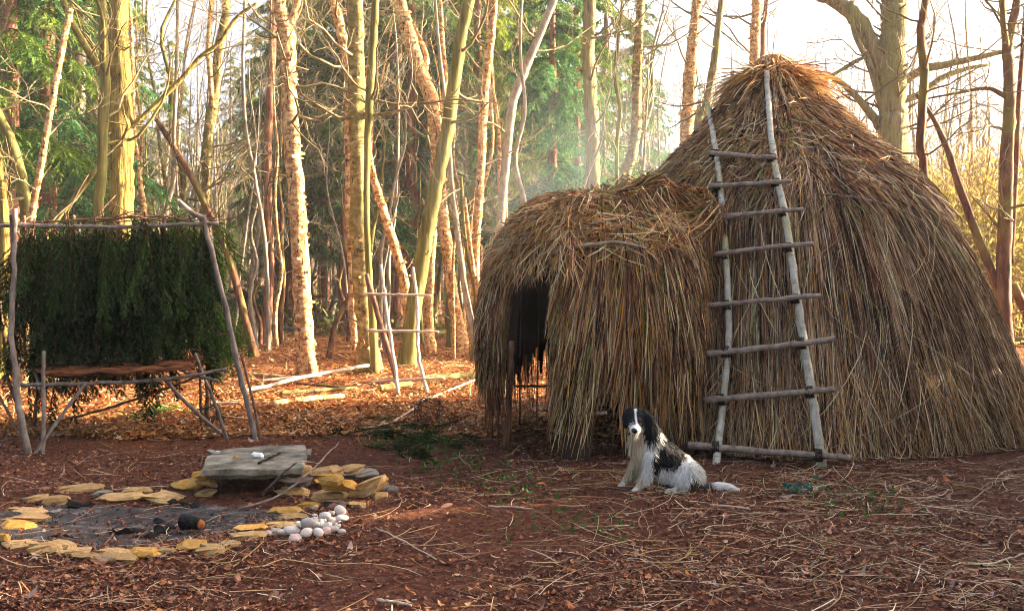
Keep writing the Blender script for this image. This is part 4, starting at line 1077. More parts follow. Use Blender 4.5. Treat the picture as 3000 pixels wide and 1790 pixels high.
T('birch_tree', 'short dark-footed birch stump-like stem behind the leaning tree', [(1045, 858, 26), (1040, 760, 24), (1046, 650, 22), (1052, 560, 18)], 'birch', Y=20, seed=8, H=9, br=5)
T('beech_tree', 'smooth grey trunk bending up to the right above the porch', [(1208, 850, 26), (1212, 600, 22), (1222, 470, 22), (1232, 350, 23), (1246, 250, 22), (1270, 180, 22), (1300, 110, 20), (1325, 50, 19), (1347, 0, 17)], 'grey', Y=20.5, seed=9, H=8, rough=.025, br=8, zlo=3.5)
T('oak_tree', 'stout split-barked trunk standing behind the porch roof', [(1442, 850, 38), (1440, 480, 34), (1440, 340, 33), (1434, 230, 32), (1428, 130, 31), (1432, 0, 31)], 'oak_grey', Y=22, seed=10, H=12, br=8, zlo=4)
T('ash_tree', 'slim pale trunk curving above the porch ridge', [(1515, 850, 28), (1518, 460, 26), (1535, 380, 26), (1545, 300, 26), (1546, 200, 25), (1552, 80, 22), (1556, 0, 20)], 'birch_olive', Y=23, seed=11, H=11, br=10, zlo=3)
T('sapling', 'thin crooked lime-green sapling left of the pale trunk', [(1492, 850, 12), (1498, 440, 10), (1498, 350, 10), (1506, 270, 10), (1494, 190, 9), (1500, 110, 8), (1512, 0, 7)], 'moss_smooth', Y=22.4, seed=12, H=7, br=6)
T('birch_tree', 'ring-barked birch left of the hut roof, sun on its right edge', [(1662, 850, 36), (1666, 350, 33), (1672, 260, 33), (1680, 150, 31), (1688, 60, 26), (1693, 0, 23)], 'birch', Y=24, seed=13, H=12, br=9, zlo=4)
T('ash_tree', 'grey leaning trunk tucked against the hut roof line', [(1690, 850, 26), (1696, 330, 22), (1712, 270, 21), (1730, 180, 20), (1742, 90, 17), (1752, 0, 15)], 'oak_grey', Y=23, seed=14, H=9, br=9, zlo=3)
T('birch_tree', 'birch rising straight behind the hut crown', [(1828, 850, 28), (1832, 150, 24), (1836, 60, 22), (1838, 0, 21)], 'birch', Y=24.5, seed=15, H=11, br=9, zlo=4)
T('sapling', 'dark thin sapling beside the birch behind the hut crown', [(1846, 850, 14), (1852, 120, 12), (1857, 50, 11), (1862, 0, 10)], 'dark', Y=25, seed=16, H=9, br=8, zlo=4)
T('oak_tree', 'big spreading oak with furrowed trunk behind the hut', [(2172, 850, 96), (2170, 360, 72), (2166, 260, 66), (2168, 150, 64), (2172, 50, 62), (2174, 0, 60)], 'oak_grey', Y=21.3, seed=17, H=10,
  limbs=[[(2150, 190, 44), (2120, 120, 42), (2085, 55, 40), (2045, 15, 36), (2000, -10, 30), (1940, -30, 22)], [(2165, 330, 26), (2140, 255, 20), (2110, 160, 16), (2070, 80, 12), (2062, 0, 10)],
         [(2140, 310, 20), (2080, 240, 16), (2020, 192, 13), (1960, 180, 9), (1900, 175, 6)], [(2190, 200, 24), (2240, 170, 22), (2300, 160, 18), (2370, 145, 14), (2440, 130, 10)],
         [(2180, 250, 18), (2235, 230, 18), (2290, 190, 16), (2350, 165, 12), (2420, 150, 8)], [(2170, 130, 14), (2100, 140, 10), (2010, 190, 8), (1950, 215, 5)]], br=8, bl=(1.0, 2.6), m=(5, 4), zlo=3.0, tcol=(.17, .12, .06))
T('sapling', 'dark wavy sapling close behind the right roof slope', [(2245, 850, 24), (2244, 440, 21), (2236, 360, 21), (2240, 270, 21), (2244, 170, 21), (2236, 80, 20), (2248, 0, 18)], 'dark', Y=13.8, seed=18, H=8, br=7, zlo=3, rough=.04)
T('forked_tree', 'dark red V-forked tree standing to the right of the hut', [(2446, 850, 32), (2440, 740, 32), (2438, 640, 34), (2440, 500, 33), (2445, 380, 31), (2452, 260, 28), (2450, 150, 25), (2446, 120, 24), (2462, 40, 20), (2470, 0, 18)], 'dark', Y=17, seed=19, H=9,
  extra=[([(2438, 740, 24), (2415, 680, 22), (2372, 570, 20), (2330, 450, 18), (2300, 360, 16), (2262, 280, 12), (2225, 230, 8)], 'dark'), ([(2455, 640, 12), (2462, 500, 14), (2468, 380, 14), (2474, 250, 12), (2492, 0, 9)], 'dark')],
  limbs=[[(2446, 130, 16), (2420, 60, 14), (2400, 0, 12)], [(2450, 240, 14), (2400, 215, 10), (2330, 225, 7), (2250, 240, 4)]], br=12, bl=(.8, 2.0), zlo=2.2)
T('leaning_log_tree', 'dark broken stem slanting from the forked tree to the right edge', [(2540, 850, 26), (2500, 770, 24), (2460, 690, 22)], 'dark', Y=17.3, seed=20, H=1, top=False, br=0)
# --- left group
T('oak_tree', 'broad furrowed yellow-mossed trunk behind the lean-to', [(268, 900, 62), (290, 560, 56), (294, 400, 55), (293, 250, 52), (290, 120, 48), (288, 0, 44)], 'oak', Y=16, seed=21, H=12,
  limbs=[[(318, 310, 12), (380, 250, 12), (440, 190, 12), (480, 140, 11), (530, 100, 10), (570, 40, 9), (620, 5, 8)], [(300, 330, 9), (312, 200, 8), (285, 110, 7), (300, 40, 6)]], br=12, zlo=3.2, tcol=(.24, .18, .05))
T('hornbeam_tree', 'smooth olive trunk just left of the furrowed tree', [(228, 900, 28), (236, 560, 25), (246, 430, 24), (250, 300, 25), (256, 200, 23), (250, 90, 22), (246, 0, 22)], 'moss_smooth', Y=15, seed=22, H=9, rough=.03,
  limbs=[[(246, 180, 15), (228, 130, 16), (205, 70, 15), (190, 0, 13)], [(250, 190, 9), (264, 130, 9), (272, 60, 8), (262, 0, 7)]], br=8, zlo=3)
T('ash_tree', 'dark grey trunk between the leaning pink stem and the olive trunk', [(180, 880, 26), (184, 520, 24), (188, 380, 25), (194, 260, 24), (196, 120, 24), (210, 20, 22), (216, 0, 21)], 'grey', Y=20, seed=23, H=12, br=12, zlo=3)
T('snapped_stem', 'pinkish slanting stem broken off at its tip', [(60, 860, 18), (74, 560, 16), (100, 400, 16), (122, 270, 16), (145, 150, 15), (172, 22, 14)], 'birch', Y=14, seed=24, H=3, top=False, br=4, zlo=2)
T('leaning_tree', 'mossy trunk leaning left out of the clearing edge', [(96, 880, 34), (68, 540, 30), (50, 430, 28), (28, 350, 26), (-10, 270, 24), (-60, 180, 20)], 'moss_smooth', Y=14.5, seed=25, H=6, br=5, zlo=2, rough=.03)
T('fallen_pole', 'mossy pole slanting up from behind the lean-to ridge', [(110, 600, 12), (140, 530, 13), (190, 470, 13), (240, 402, 12)], 'moss_smooth', Y=15.5, seed=26, H=2, top=False, br=0)
T('birch_tree', 'slender birch with a kink behind the right lean-to post', [(500, 880, 26), (498, 560, 24), (502, 440, 24), (506, 330, 24), (520, 240, 22), (532, 120, 21), (550, 30, 20), (548, 0, 19)], 'birch_olive', Y=21, seed=27, H=12, br=12, zlo=2.5,
  extra=[([(516, 260, 10), (512, 200, 12), (506, 120, 13), (515, 0, 12)], 'birch')])
T('dead_limb_tree', 'dark bare crooked stem slanting between two birches', [(620, 860, 18), (560, 640, 17), (500, 500, 17), (470, 440, 16), (430, 370, 14), (380, 290, 11)], 'dark', Y=19, seed=28, H=4, top=False, br=7, zlo=1.5)
T('pine_tree', 'thin red-barked trunk left of the golden forked birch', [(642, 836, 26), (650, 740, 22), (656, 640, 20), (650, 500, 20), (650, 380, 20), (656, 240, 19), (662, 100, 17), (664, 0, 16)], 'conifer', seed=29, H=13, br=10, zlo=3)
T('grey_sapling_tree', 'pale wavy sapling crossing in front of the far thicket', [(652, 850, 10), (650, 700, 10), (640, 560, 10), (618, 430, 9), (596, 300, 9), (590, 150, 8), (594, 0, 7)], 'grey', Y=20, seed=30, H=9, br=9, zlo=2)
T('birch_tree', 'thin leaning birch right of the furrowed mossy trunk', [(362, 860, 13), (352, 540, 12), (338, 430, 12), (326, 320, 11), (322, 200, 10), (318, 60, 9)], 'birch', Y=18, seed=31, H=8, br=8, zlo=2.5)
T('birch_tree', 'leaning birch limb slanting down to the black-streaked trunk', [(862, 880, 16), (850, 500, 22), (848, 220, 22), (840, 130, 24), (822, 50, 24), (806, -10, 22)], 'birch', Y=17.2, seed=32, H=9, br=5, zlo=4)
T('bare_pole_tree', 'thin bare pole left of the birch kinked behind the post', [(410, 860, 13), (400, 560, 12), (420, 440, 11), (422, 330, 10), (428, 200, 9), (432, 0, 8)], 'grey', Y=19, seed=33, H=9, br=9, zlo=2)
T('yew_sapling_tree', 'yellow mossy stub at the left picture border behind the lean-to', [(8, 880, 26), (10, 560, 24), (2, 430, 22), (-20, 330, 20)], 'oak', Y=15, seed=34, H=6, br=4, zlo=2)

MARKS = [(0, 'beyond the mossy trunk at the far end of the lean-to'), (110, 'beyond the snapped pinkish stem'), (290, 'beyond the broad furrowed yellow-mossed trunk'), (500, 'beyond the kinked birch by the lean-to post'), (655, 'beyond the thin red-barked trunk'),
         (735, 'beyond the golden forked birch'), (880, 'beyond the black-streaked mossy birch'), (1040, 'beyond the smooth green leaning trunk'), (1170, 'beyond the slim birch by the porch'), (1250, 'beyond the bending grey beech'), (1440, 'beyond the porch roof'), (1680, 'beyond the left roof slope of the hut'),
         (1850, 'beyond the hut crown'), (2170, 'beyond the big spreading oak'), (2440, 'beyond the dark V-forked tree')]
def mark(vx): return min(MARKS, key=lambda m_: abs(m_[0] - vx))[1]
# --- conifers: a few shared models, each tree its own object
def conifer_parts(seed, H=15, z0=2.2, nb=140, Rmax=2.2, cols=((.045, .10, .014), (.19, .29, .035)), dense=2.0, trunk_r=.19):
    r = rngof(seed); tm = MB(); pts = np.array([[r.normal(0, .02), r.normal(0, .02), z] for z in np.linspace(-.1, H, 9)])
    stem_mesh(tm, pts, np.linspace(trunk_r, .03, 9), r, 12, .04, 1.35, .25)
    trunk = tm.mesh('trunk', M['conifer'])
    cm = MB()
    # dead lower twigs
    n = 14; a = r.uniform(0, 6.28, n)
    P, Rr = grow(r, np.stack([np.zeros(n), np.zeros(n), r.uniform(.8, z0 + 2.5, n)], -1), np.stack([np.cos(a), np.sin(a), r.uniform(-.35, .1, n)], -1), r.uniform(.5, 1.7, n), np.full(n, .009), 6, .16, -.05)
    cm.tubes(P, np.maximum(Rr, .003), 3, (.15, .10, .055), False)
    z = z0 + (H - z0) * r.random(nb) ** 1.25; a = r.uniform(0, 6.28, nb)
    Lb = Rmax * np.clip(1.05 - .85 * (z - z0) / (H - z0), .12, 1) * r.uniform(.65, 1.1, nb)
    k = 7; t = np.linspace(0, 1, k)
    dx, dy = np.cos(a), np.sin(a)
    P = np.zeros((nb, k, 3)); P[..., 0] = dx[:, None] * Lb[:, None] * t; P[..., 1] = dy[:, None] * Lb[:, None] * t
    P[..., 2] = z[:, None] + Lb[:, None] * (.10 * t - .55 * t ** 2 + .12 * t ** 3)
    P += r.normal(0, .02, P.shape)
    cm.tubes(P, .018 * (1 - .8 * t)[None] * np.ones((nb, 1)), 3, (.10, .06, .03), False)
    m = int(22 * dense); i = np.repeat(np.arange(nb), m); tt = r.uniform(.15, 1.0, nb * m) * (k - 1); j = np.minimum(tt.astype(int), k - 2); f = (tt - j)[:, None]
    p0 = P[i, j] * (1 - f) + P[i, j + 1] * f; out = np.stack([dx[i], dy[i], np.zeros(nb * m)], -1); side = np.stack([-dy[i], dx[i], np.zeros(nb * m)], -1) * r.choice([-1, 1], nb * m)[:, None]
    d = norm(side * r.uniform(.4, 1, (nb * m, 1)) + out * .6 + np.array([0, 0, -1]) * r.uniform(.2, 1.0, (nb * m, 1)))
    L = (.18 + .22 * r.random(nb * m)) * np.clip(Lb[i], .5, 2) / 1.6
    nt_ = 9; s = np.linspace(.06, 1, nt_)
    B = p0[:, None] + d[:, None] * (L[:, None] * s)[..., None]; B[..., 2] -= (L[:, None] * s ** 2) * .35
    Tn = d[:, None] + np.array([0, 0, -.4]) * s[None, :, None]; Tn = norm(Tn)
    rd = norm(np.cross(Tn, r.normal(0, 1, Tn.shape))); nl = .11 * r.uniform(.7, 1.3, B.shape[:2])
    tip = B + (Tn * .8 + rd * .6) * nl[..., None]; sd = norm(np.cross(Tn, rd)) * .017
    vv = np.stack([B - sd, B + sd, tip], 2).reshape(-1, 3)
    c0, c1 = np.array(cols[0]), np.array(cols[1]); nn_ = B.shape[0] * nt_
    cc = c0 + (c1 - c0) * (r.random((B.shape[0], 1)) ** 1.2).repeat(nt_, 0) * r.uniform(.6, 1.1, (nn_, 1))
    cm.add(vv, None, np.arange(len(vv)).reshape(-1, 3), np.repeat(cc, 3, 0))
    return trunk, cm.mesh('crown', M['needle'])
CONI = [conifer_parts(301, z0=3.6), conifer_parts(302, z0=4.2, H=16), conifer_parts(303, z0=2.4, H=13, cols=((.035, .11, .04), (.14, .29, .085))),
        conifer_parts(304, z0=3.4, H=17, cols=((.09, .14, .012), (.32, .37, .04)))]  # last model: sunlight put into the needles as yellow-green
CONI_LOW = conifer_parts(305, z0=.2, H=8, nb=190, Rmax=2.0, dense=2.2, trunk_r=.12)
def conifer(x, y, var, s=1.0, label=None, group=None, parts=None, rz=None, name='fir_tree'):
    tr, cr = parts or CONI[var]
    e = empty(name, (x, y, float(hgt(x, y))), label, 'tree', group, rz if rz is not None else (x * 7.3 + y * 3.1) % 6.28)
    e.scale = (s, s, s); mkobj('trunk', tr, e); mkobj('crown', cr, e); return e
# the tall red trunks seen between the birches
for vx, vy, var, s, lab in [(842, 802, 0, 1.35, 'tall fir with bare red trunk between the two nearest birches'), (962, 806, 1, 1.3, 'tall fir with bare red trunk behind the stick rack'),
                            (1252, 790, 1, 1.15, 'tall dark fir trunk behind the grey bending beech'), (92, 800, 0, 1.2, 'tall fir with dull red trunk behind the snapped pink stem'),
                            (1112, 800, 3, 1.0, 'tall fir behind the slim bright birch by the porch'), (700, 790, 2, 1.0, 'tall fir behind the golden forked birch')]:
    p = gnd(vx * V, vy * V); conifer(p[0], p[1], var, s, lab, 'red-trunked firs')
r = rngof(51)
k = 0
FL = ['tall green fir standing ', 'loose fir painted a sunlit yellow-green, standing ']
for (vx, Y) in [(20, 22), (60, 27), (130, 30), (-60, 25), (175, 38), (30, 36), (250, 36), (90, 44), (330, 50), (740, 31), (120, 19), (20, 18), (1340, 25), (790, 36), (860, 28), (1020, 32), (940, 38), (680, 33), (1100, 30), (905, 31), (1000, 26), (1060, 34), (1160, 27), (1190, 36), (1290, 30), (1350, 36), (1400, 27), (880, 44), (1010, 46), (1130, 46), (1260, 46), (700, 40),
                (1470, 34), (1560, 42), (-140, 30), (-220, 24), (420, 62), (560, 66), (1350, 58), (1580, 56), (-100, 42), (620, 58), (1710, 70)]:
    x = (vx * V - 1500) * Y / FPX; k += 1; lm = mark(vx); var = [3, 2, 0, 3, 1][k % 5] if vx < 1300 else [0, 2, 3][k % 3]
    conifer(x, Y, var, r.uniform(.85, 1.15), FL[var == 3] + lm, ('firs ' if var != 3 else 'yellow-green firs ') + lm)
# unseen evergreens right of the camera, added so their shade covers the camp
for i, (x, y, s) in enumerate([(8.8, 3.8, .9), (9.0, 6.0, .9), (9.2, 8.0, .95), (9.5, 10.0, .95), (9.5, 11.6, .72), (9.4, 13.1, .48), (11.5, 5.0, 1.1), (11.6, 9.0, 1.05), (11.8, 11.4, .9), (11.4, 7.0, 1.05), (13.6, 12.6, .8)]):
    conifer(x, y, 0, s, 'unseen dense young fir added to shade the camp from the right', 'added shade firs right of the camp', CONI_LOW)

# wood behind and beside the camera: unseen firs added to cut low sky light
for i, (x, y, s) in enumerate([(-13, 1, 1.2), (-12, -4, 1.4), (-9, -9, 1.5), (-4.5, -11, 1.4), (0.5, -12, 1.6), (5, -11, 1.5), (9.5, -8, 1.5), (12, -3, 1.4), (-15, 6, 1.3), (-7, -14, 1.7), (3, -16, 1.7), (-14.5, 10.5, 1.2)]):
    conifer(x, y, 0, s, 'unseen dense fir of the near-side wood, added to cut sky light', 'firs on the near side of the camp', CONI_LOW)
# --- slim bare trees of the thicket: eight models, copied
def sapling_parts(seed, nb=26, m1=4, m2=3):
    r = rngof(seed); H = r.uniform(7, 11); n = 10
    x = np.cumsum(r.normal(0, .13, n)); y = np.cumsum(r.normal(0, .13, n)); pts = np.stack([x - x[0], y - y[0], np.linspace(-.1, H, n)], -1)
    tm = MB(); P, R = stem_mesh(tm, pts, np.linspace(r.uniform(.05, .10), .012, n), r, 8, .04, 1.2, .3)
    kind = ['grey', 'birch', 'dark', 'moss_smooth', 'grey', 'birch_olive', 'grey', 'birch'][seed % 8]
    cm = MB(); i = r.choice(np.where(P[:, 2] > 1.0)[0], nb); a = r.uniform(0, 6.28, nb)
    crown_tubes(cm, r, P[i], np.stack([np.cos(a), np.sin(a), r.uniform(.1, 1.1, nb)], -1), r.uniform(.6, 2.0, nb), np.full(nb, .012), m1, m2, (.27, .21, .12) if seed % 2 else (.22, .18, .13), .2, .1, .005)
    return tm.mesh('trunk', M[kind]), cm.mesh('crown', M['twig'])
SAP = [sapling_parts(i) for i in range(8)]
THIN = [sapling_parts(i, 9, 3, 2) for i in range(8)]
SL = ['slim bare grey tree ', 'slim bare birch ', 'slim dark bare tree ', 'slim mossy bare tree ']
SK = [0, 1, 2, 3, 0, 3, 0, 1]
r = rngof(52)
for i in range(190):
    vx = r.uniform(-150, 2640); Y = r.uniform(20, 46) if vx < 1350 else r.uniform(27, 50)
    x = (vx * V - 1500) * Y / FPX; t_, c_ = SAP[i % 8]; s = r.uniform(.75, 1.25)
    if i < 125 and i % 2: t_, c_ = THIN[i % 8]
    if i >= 125: vx = r.uniform(330, 1400); Y = r.uniform(18.5, 34); x = (vx * V - 1500) * Y / FPX; s = r.uniform(.5, .9); t_, c_ = THIN[i % 8]
    e = empty('bare_sapling', (x, Y, float(hgt(x, Y))), SL[SK[i % 8]] + mark(vx), 'tree', SL[SK[i % 8]].replace('tree', 'trees').replace('birch', 'birches') + mark(vx), r.uniform(0, 6.28)); e.scale = (s, s, s)
    e.rotation_euler = (r.normal(0, .06), r.normal(0, .06), r.uniform(0, 6.28)); mkobj('trunk', t_, e); mkobj('crown', c_, e)

# --- far wood that reads as one mass: stems and twigs, with dead bracken at its foot
def far_wood():
    r = rngof(60); mb = MB(); n = 900
    Y = r.uniform(44, 95, n); x = r.uniform(-.62, .62, n) * Y; h = r.uniform(6, 13, n); kk = 5; t = np.linspace(0, 1, kk)
    P = np.stack([x[:, None] + r.normal(0, .25, (n, kk)) * t, Y[:, None] + r.normal(0, .2, (n, kk)), h[:, None] * t], -1)
    mb.tubes(P, (r.uniform(.05, .14, n)[:, None] * (1 - .7 * t)), 5, np.clip(np.array([.22, .16, .11]) * (1 + r.normal(0, .3, (n, 1))), .02, .6), False)
    n = 15000; Y = r.uniform(32, 95, n); x = r.uniform(-.62, .62, n) * Y; z = r.uniform(0, 1, n) ** 1.4 * 7.5; d = norm(np.stack([r.normal(0, .7, n), r.normal(0, .4, n), np.abs(r.normal(.7, .6, n))], -1)); L = r.uniform(.6, 2.2, n)
    P, R = grow(r, np.stack([x, Y, z], -1), d, L, np.full(n, .016), 4, .25, .05)
    mb.tubes(P, R, 3, np.clip(np.array([.26, .22, .12]) * (1 + r.normal(0, .3, (n, 1))) * (1 + r.normal(0, .08, (n, 3))), .02, .6), False)
    tag(mb.build('far_wood', M['twig']), 'distant tangle of bare stems and twigs closing the wood', kind='stuff')
    mb = MB(); n = 26000; Y = r.uniform(24, 80, n); x = r.uniform(-.62, .62, n) * Y; z = hgt(x, Y) + r.uniform(0, 1, n) ** 1.6 * (.5 + (Y - 24) * .03)
    P0 = np.stack([x, Y, z], -1); d = norm(r.normal(0, 1, (n, 3)) + [0, 0, .8]); L = r.uniform(.12, .38, n)
    t = np.linspace(0, 1, 3); P = P0[:, None] + d[:, None] * (L[:, None] * t)[..., None]; P[..., 2] -= .12 * t ** 2
    S = norm(np.cross(d, r.normal(0, 1, (n, 3))))[:, None].repeat(3, 1); W = L[:, None] * .16 * np.array([.5, 1, .1])
    c = np.array([(.22, .28, .05), (.34, .26, .10), (.24, .20, .06), (.14, .24, .05)])[r.integers(0, 4, n)] * (1 + r.normal(0, .2, (n, 1)))
    mb.ribbons(P, S, W, np.clip(c, .02, .7)); tag(mb.build('undergrowth', M['leaf']), 'low brown and green bracken and bramble under the far trees', kind='stuff')
far_wood()

# --- sunlit yellow-green thicket beyond the hut on the right
def shrub_parts(seed):
    r = rngof(seed); mb = MB(); n = 34; a = r.uniform(0, 6.28, n)
    crown_tubes(mb, r, np.stack([r.normal(0, .3, n), r.normal(0, .3, n), np.zeros(n)], -1), np.stack([np.cos(a) * .5, np.sin(a) * .5, np.full(n, 1.0)], -1), r.uniform(1.4, 3.6, n), np.full(n, .016), 5, 3, (.30, .20, .07), .16, .1, .006)
    st = mb.mesh('stems', M['twig']); mb = MB(); n = 5200
    p = r.normal(0, 1, (n, 3)) * [.85, .85, .75] + [0, 0, 1.6]; p[:, 2] = np.abs(p[:, 2])
    d = norm(r.normal(0, 1, (n, 3))); L = r.uniform(.06, .16, n); t = np.linspace(0, 1, 3)
    P = p[:, None] + d[:, None] * (L[:, None] * t)[..., None]; S = norm(np.cross(d, r.normal(0, 1, (n, 3))))[:, None].repeat(3, 1)
    c = np.array([.34, .32, .06]) + (np.array([.46, .36, .10]) - np.array([.34, .32, .06])) * r.random((n, 1))
    mb.ribbons(P, S, L[:, None] * .18 * np.array([.4, 1, .1]), np.clip(c * (1 + r.normal(0, .2, (n, 1))), .02, .8))
    return st, mb.mesh('foliage', M['needle'])
SHR = [shrub_parts(i + 70) for i in range(3)]
r = rngof(53)
for i, (vx, Y) in enumerate([(2290, 24), (2340, 28), (2400, 23), (2450, 30), (2500, 24), (2560, 27), (2370, 35), (2460, 38), (2540, 36), (2230, 32), (2620, 30), (2130, 38), (2420, 30), (2480, 44), (1900, 44), (2000, 46)]):
    x = (vx * V - 1500) * Y / FPX; e = empty('thicket_shrub', (x, Y, float(hgt(x, Y))), 'sunlit yellow-green shrub in the thicket right of the hut', 'shrub', 'yellow-green shrubs right of the hut', r.uniform(0, 6.28))
    s = r.uniform(.85, 1.4); e.scale = (s, s, s); mkobj('stems', SHR[i % 3][0], e); mkobj('foliage', SHR[i % 3][1], e)
# ------------------------------------------------------------------ dog
DG = gnd(1930, 1437); DS = DG[1] / FPX
def dl(px, py, dy): return np.array([(px - 1930) * DS, dy, (1437 - py) * DS])
CH = [  # chains of (px, py, depth, radius px)
    [(1866, 1226, .0, 34), (1872, 1236, .02, 33)], [(1862, 1238, -.06, 24), (1855, 1247, -.11, 18), (1851, 1252, -.15, 14.5)], [(1857, 1256, -.06, 14), (1853, 1261, -.12, 10)],
    [(1884, 1206, -.03, 10), (1899, 1228, -.05, 15), (1906, 1252, -.05, 17), (1908, 1272, -.045, 11)], [(1845, 1205, .03, 10), (1835, 1224, .03, 13), (1834, 1244, .02, 10)],
    [(1880, 1250, .02, 33), (1892, 1275, .02, 40), (1902, 1300, .02, 47)], [(1868, 1285, 0, 24), (1876, 1318, 0, 32), (1888, 1340, 0, 34)],
    [(1905, 1305, .02, 50), (1930, 1330, .02, 52), (1960, 1352, .02, 50), (1990, 1375, .02, 50), (2005, 1392, .02, 44)], [(1915, 1350, .0, 38), (1950, 1378, .0, 36), (1980, 1395, .0, 34)],
    [(1905, 1335, -.07, 26), (1898, 1365, -.08, 19), (1882, 1400, -.08, 14), (1866, 1424, -.08, 12), (1852, 1434, -.10, 11), (1844, 1438, -.11, 9)],
    [(1884, 1332, .07, 24), (1868, 1365, .08, 17), (1850, 1396, .09, 13), (1836, 1418, .09, 11), (1826, 1428, .07, 10), (1818, 1431, .06, 8)],
    [(2012, 1385, -.08, 40), (1998, 1400, -.10, 34), (2006, 1415, -.11, 22)], [(2020, 1424, -.11, 14), (1996, 1429, -.12, 12), (1968, 1428, -.13, 11), (1948, 1430, -.13, 10)],
    [(2012, 1385, .10, 40), (1998, 1400, .12, 32), (2010, 1420, .12, 16)],
    [(2028, 1412, .02, 15), (2050, 1424, .0, 11), (2072, 1426, -.02, 12), (2100, 1424, -.03, 16), (2130, 1426, -.04, 15), (2155, 1433, -.05, 9), (2170, 1437, -.05, 4)]]
def build_dog():
    import bmesh
    bm = bmesh.new()
    for ch in CH:
        for (a, b) in zip(ch[:-1], ch[1:]):
            pa, pb = dl(*a[:3]), dl(*b[:3]); n = max(2, int(np.linalg.norm(pb - pa) / .012))
            for i in range(n + 1):
                t = i / n; p = pa + (pb - pa) * t; rr = (a[3] + (b[3] - a[3]) * t) * DS
                bmesh.ops.create_icosphere(bm, subdivisions=2, radius=rr, matrix=Matrix.Translation(Vector(p)))
    for v in bm.verts: v.co.z = max(v.co.z, .002)
    me = bpy.data.meshes.new('body'); bm.to_mesh(me); bm.free()
    tmp = bpy.data.objects.new('body_tmp', me); COL.objects.link(tmp)
    md = tmp.modifiers.new('r', 'REMESH'); md.mode = 'VOXEL'; md.voxel_size = .0075
    ms = tmp.modifiers.new('s', 'SMOOTH'); ms.iterations = 4; ms.factor = .5
    dg = bpy.context.evaluated_depsgraph_get(); m2 = bpy.data.meshes.new_from_object(tmp.evaluated_get(dg))
    bpy.data.objects.remove(tmp)
    n = len(m2.vertices); co = np.zeros(n * 3); m2.vertices.foreach_get('co', co); co = co.reshape(-1, 3)
    nr = np.zeros(n * 3); m2.vertices.foreach_get('normal', nr); nr = nr.reshape(-1, 3)
    r = rngof(8)
    def pattern(co):
        px = co[:, 0] / DS + 1930 + r.normal(0, 2.5, len(co)); py = 1437 - co[:, 2] / DS + r.normal(0, 2.5, len(co)); dy = co[:, 1]
        W = np.array([.72, .69, .64]); K = np.array([.010, .010, .012]); B = np.array([.09, .055, .025]); C = np.array([.60, .48, .32])
        c = np.tile(W, (len(co), 1))
        # cream front of chest and far leg
        c[(px < 1888) & (py > 1262) & (py < 1420)] = C * 1.0
        c[(px > 1876) & (py > 1290) & (px < 1905)] = W
        # black saddle
        sad = (py > 1336 - (px - 1903) * 1.45) & (py < 1356 + (px - 1905) * .12) & (px > 1903) & (py + (px - 2000) * 1.1 < 1338)
        c[sad] = K; c[(px > 1906) & (px < 1926) & (py > 1320) & (py < 1376)] = K
        # thigh patch
        th = ((px - 2019) / 16) ** 2 + ((py - 1408) / 30) ** 2 < 1; c[th] = B; c[th & (py > 1412) & (px < 2014)] = K
        # head
        hd = (py < 1268) & (px < 1922) & ((py < 1245) | (px > 1880) | (px < 1838)); hd |= (px > 1884) & (px < 1924) & (py < 1285) & (dy < .03)
        hd &= ~((px > 1924) | ((px > 1912) & (py > 1240) & (dy > -.02) & (py > 1262))); c[hd] = K
        q_ = co[:, 0] / DS + 1930; bl = (dy < -.02) & (np.abs(q_ - (1860 - (py - 1195) * .05)) < 3.2) & (py < 1238); c[bl] = W
        mz = (((px - 1853) / 16) ** 2 + ((py - 1250) / 17) ** 2 < 1) & (dy < -.05); c[mz] = W
        tl = (px > 2040) & (px < 2084) & (py > 1405); c[tl] = np.array([.10, .10, .11])
        fr = (r.random(len(co)) < .02) & (py > 1370) & (px < 1900); c[fr] = K * 4
        return c
    c = pattern(co)
    ca = m2.color_attributes.new('col', 'FLOAT_COLOR', 'POINT'); ca.data.foreach_set('color', np.hstack([c, np.ones((n, 1))]).astype(np.float32).ravel())
    m2.polygons.foreach_set('use_smooth', np.ones(len(m2.polygons), bool))
    m2.materials.clear(); m2.materials.append(M['fur'])
    dog = empty('dog', DG, 'black and white long-haired dog sitting in front of the hut, head turned to the viewer', 'dog')
    mkobj('body', m2, dog)
    # coat
    i = r.choice(n, 24000); p = co[i]; nn = nr[i]; px = p[:, 0] / DS + 1930
    flow = np.tile(np.array([.35, 0, -1.0]), (len(i), 1)); flow[px > 2035] = (1, 0, -.25)
    fl = norm(flow - nn * np.sum(flow * nn, 1, keepdims=True) * .85 + nn * .32 + r.normal(0, .22, p.shape))
    py = 1437 - p[:, 2] / DS
    L = np.where(py > 1400, .012, .034) * r.uniform(.5, 1.3, len(i)); L[(px > 2060)] *= 2.2; L[(px > 1888) & (px < 1920) & (py < 1285)] *= 1.9; L[(px > 1985) & (py > 1350) & (px < 2050)] *= 1.3; L[(px < 1880) & (py > 1270) & (py < 1400)] *= 1.3; L[(px < 1888) & (py < 1262)] *= .4
    t = np.linspace(0, 1, 4); P = p[:, None] - nn[:, None] * .003 + fl[:, None] * (L[:, None] * t)[..., None]; P[..., 2] -= L[:, None] * .35 * t ** 2; P[..., 2] = np.maximum(P[..., 2], .003)
    S = norm(np.cross(fl, nn + r.normal(0, .4, p.shape)))[:, None].repeat(4, 1); W = np.full((len(i), 1), .0021) * np.array([1, 1, .8, .2])
    mb = MB(); mb.ribbons(P, S, W, np.clip(pattern(p) * (1 + r.normal(0, .14, (len(i), 1))), .005, .85)); tag(mb.build('coat', M['fur'], dog), kind='stuff')
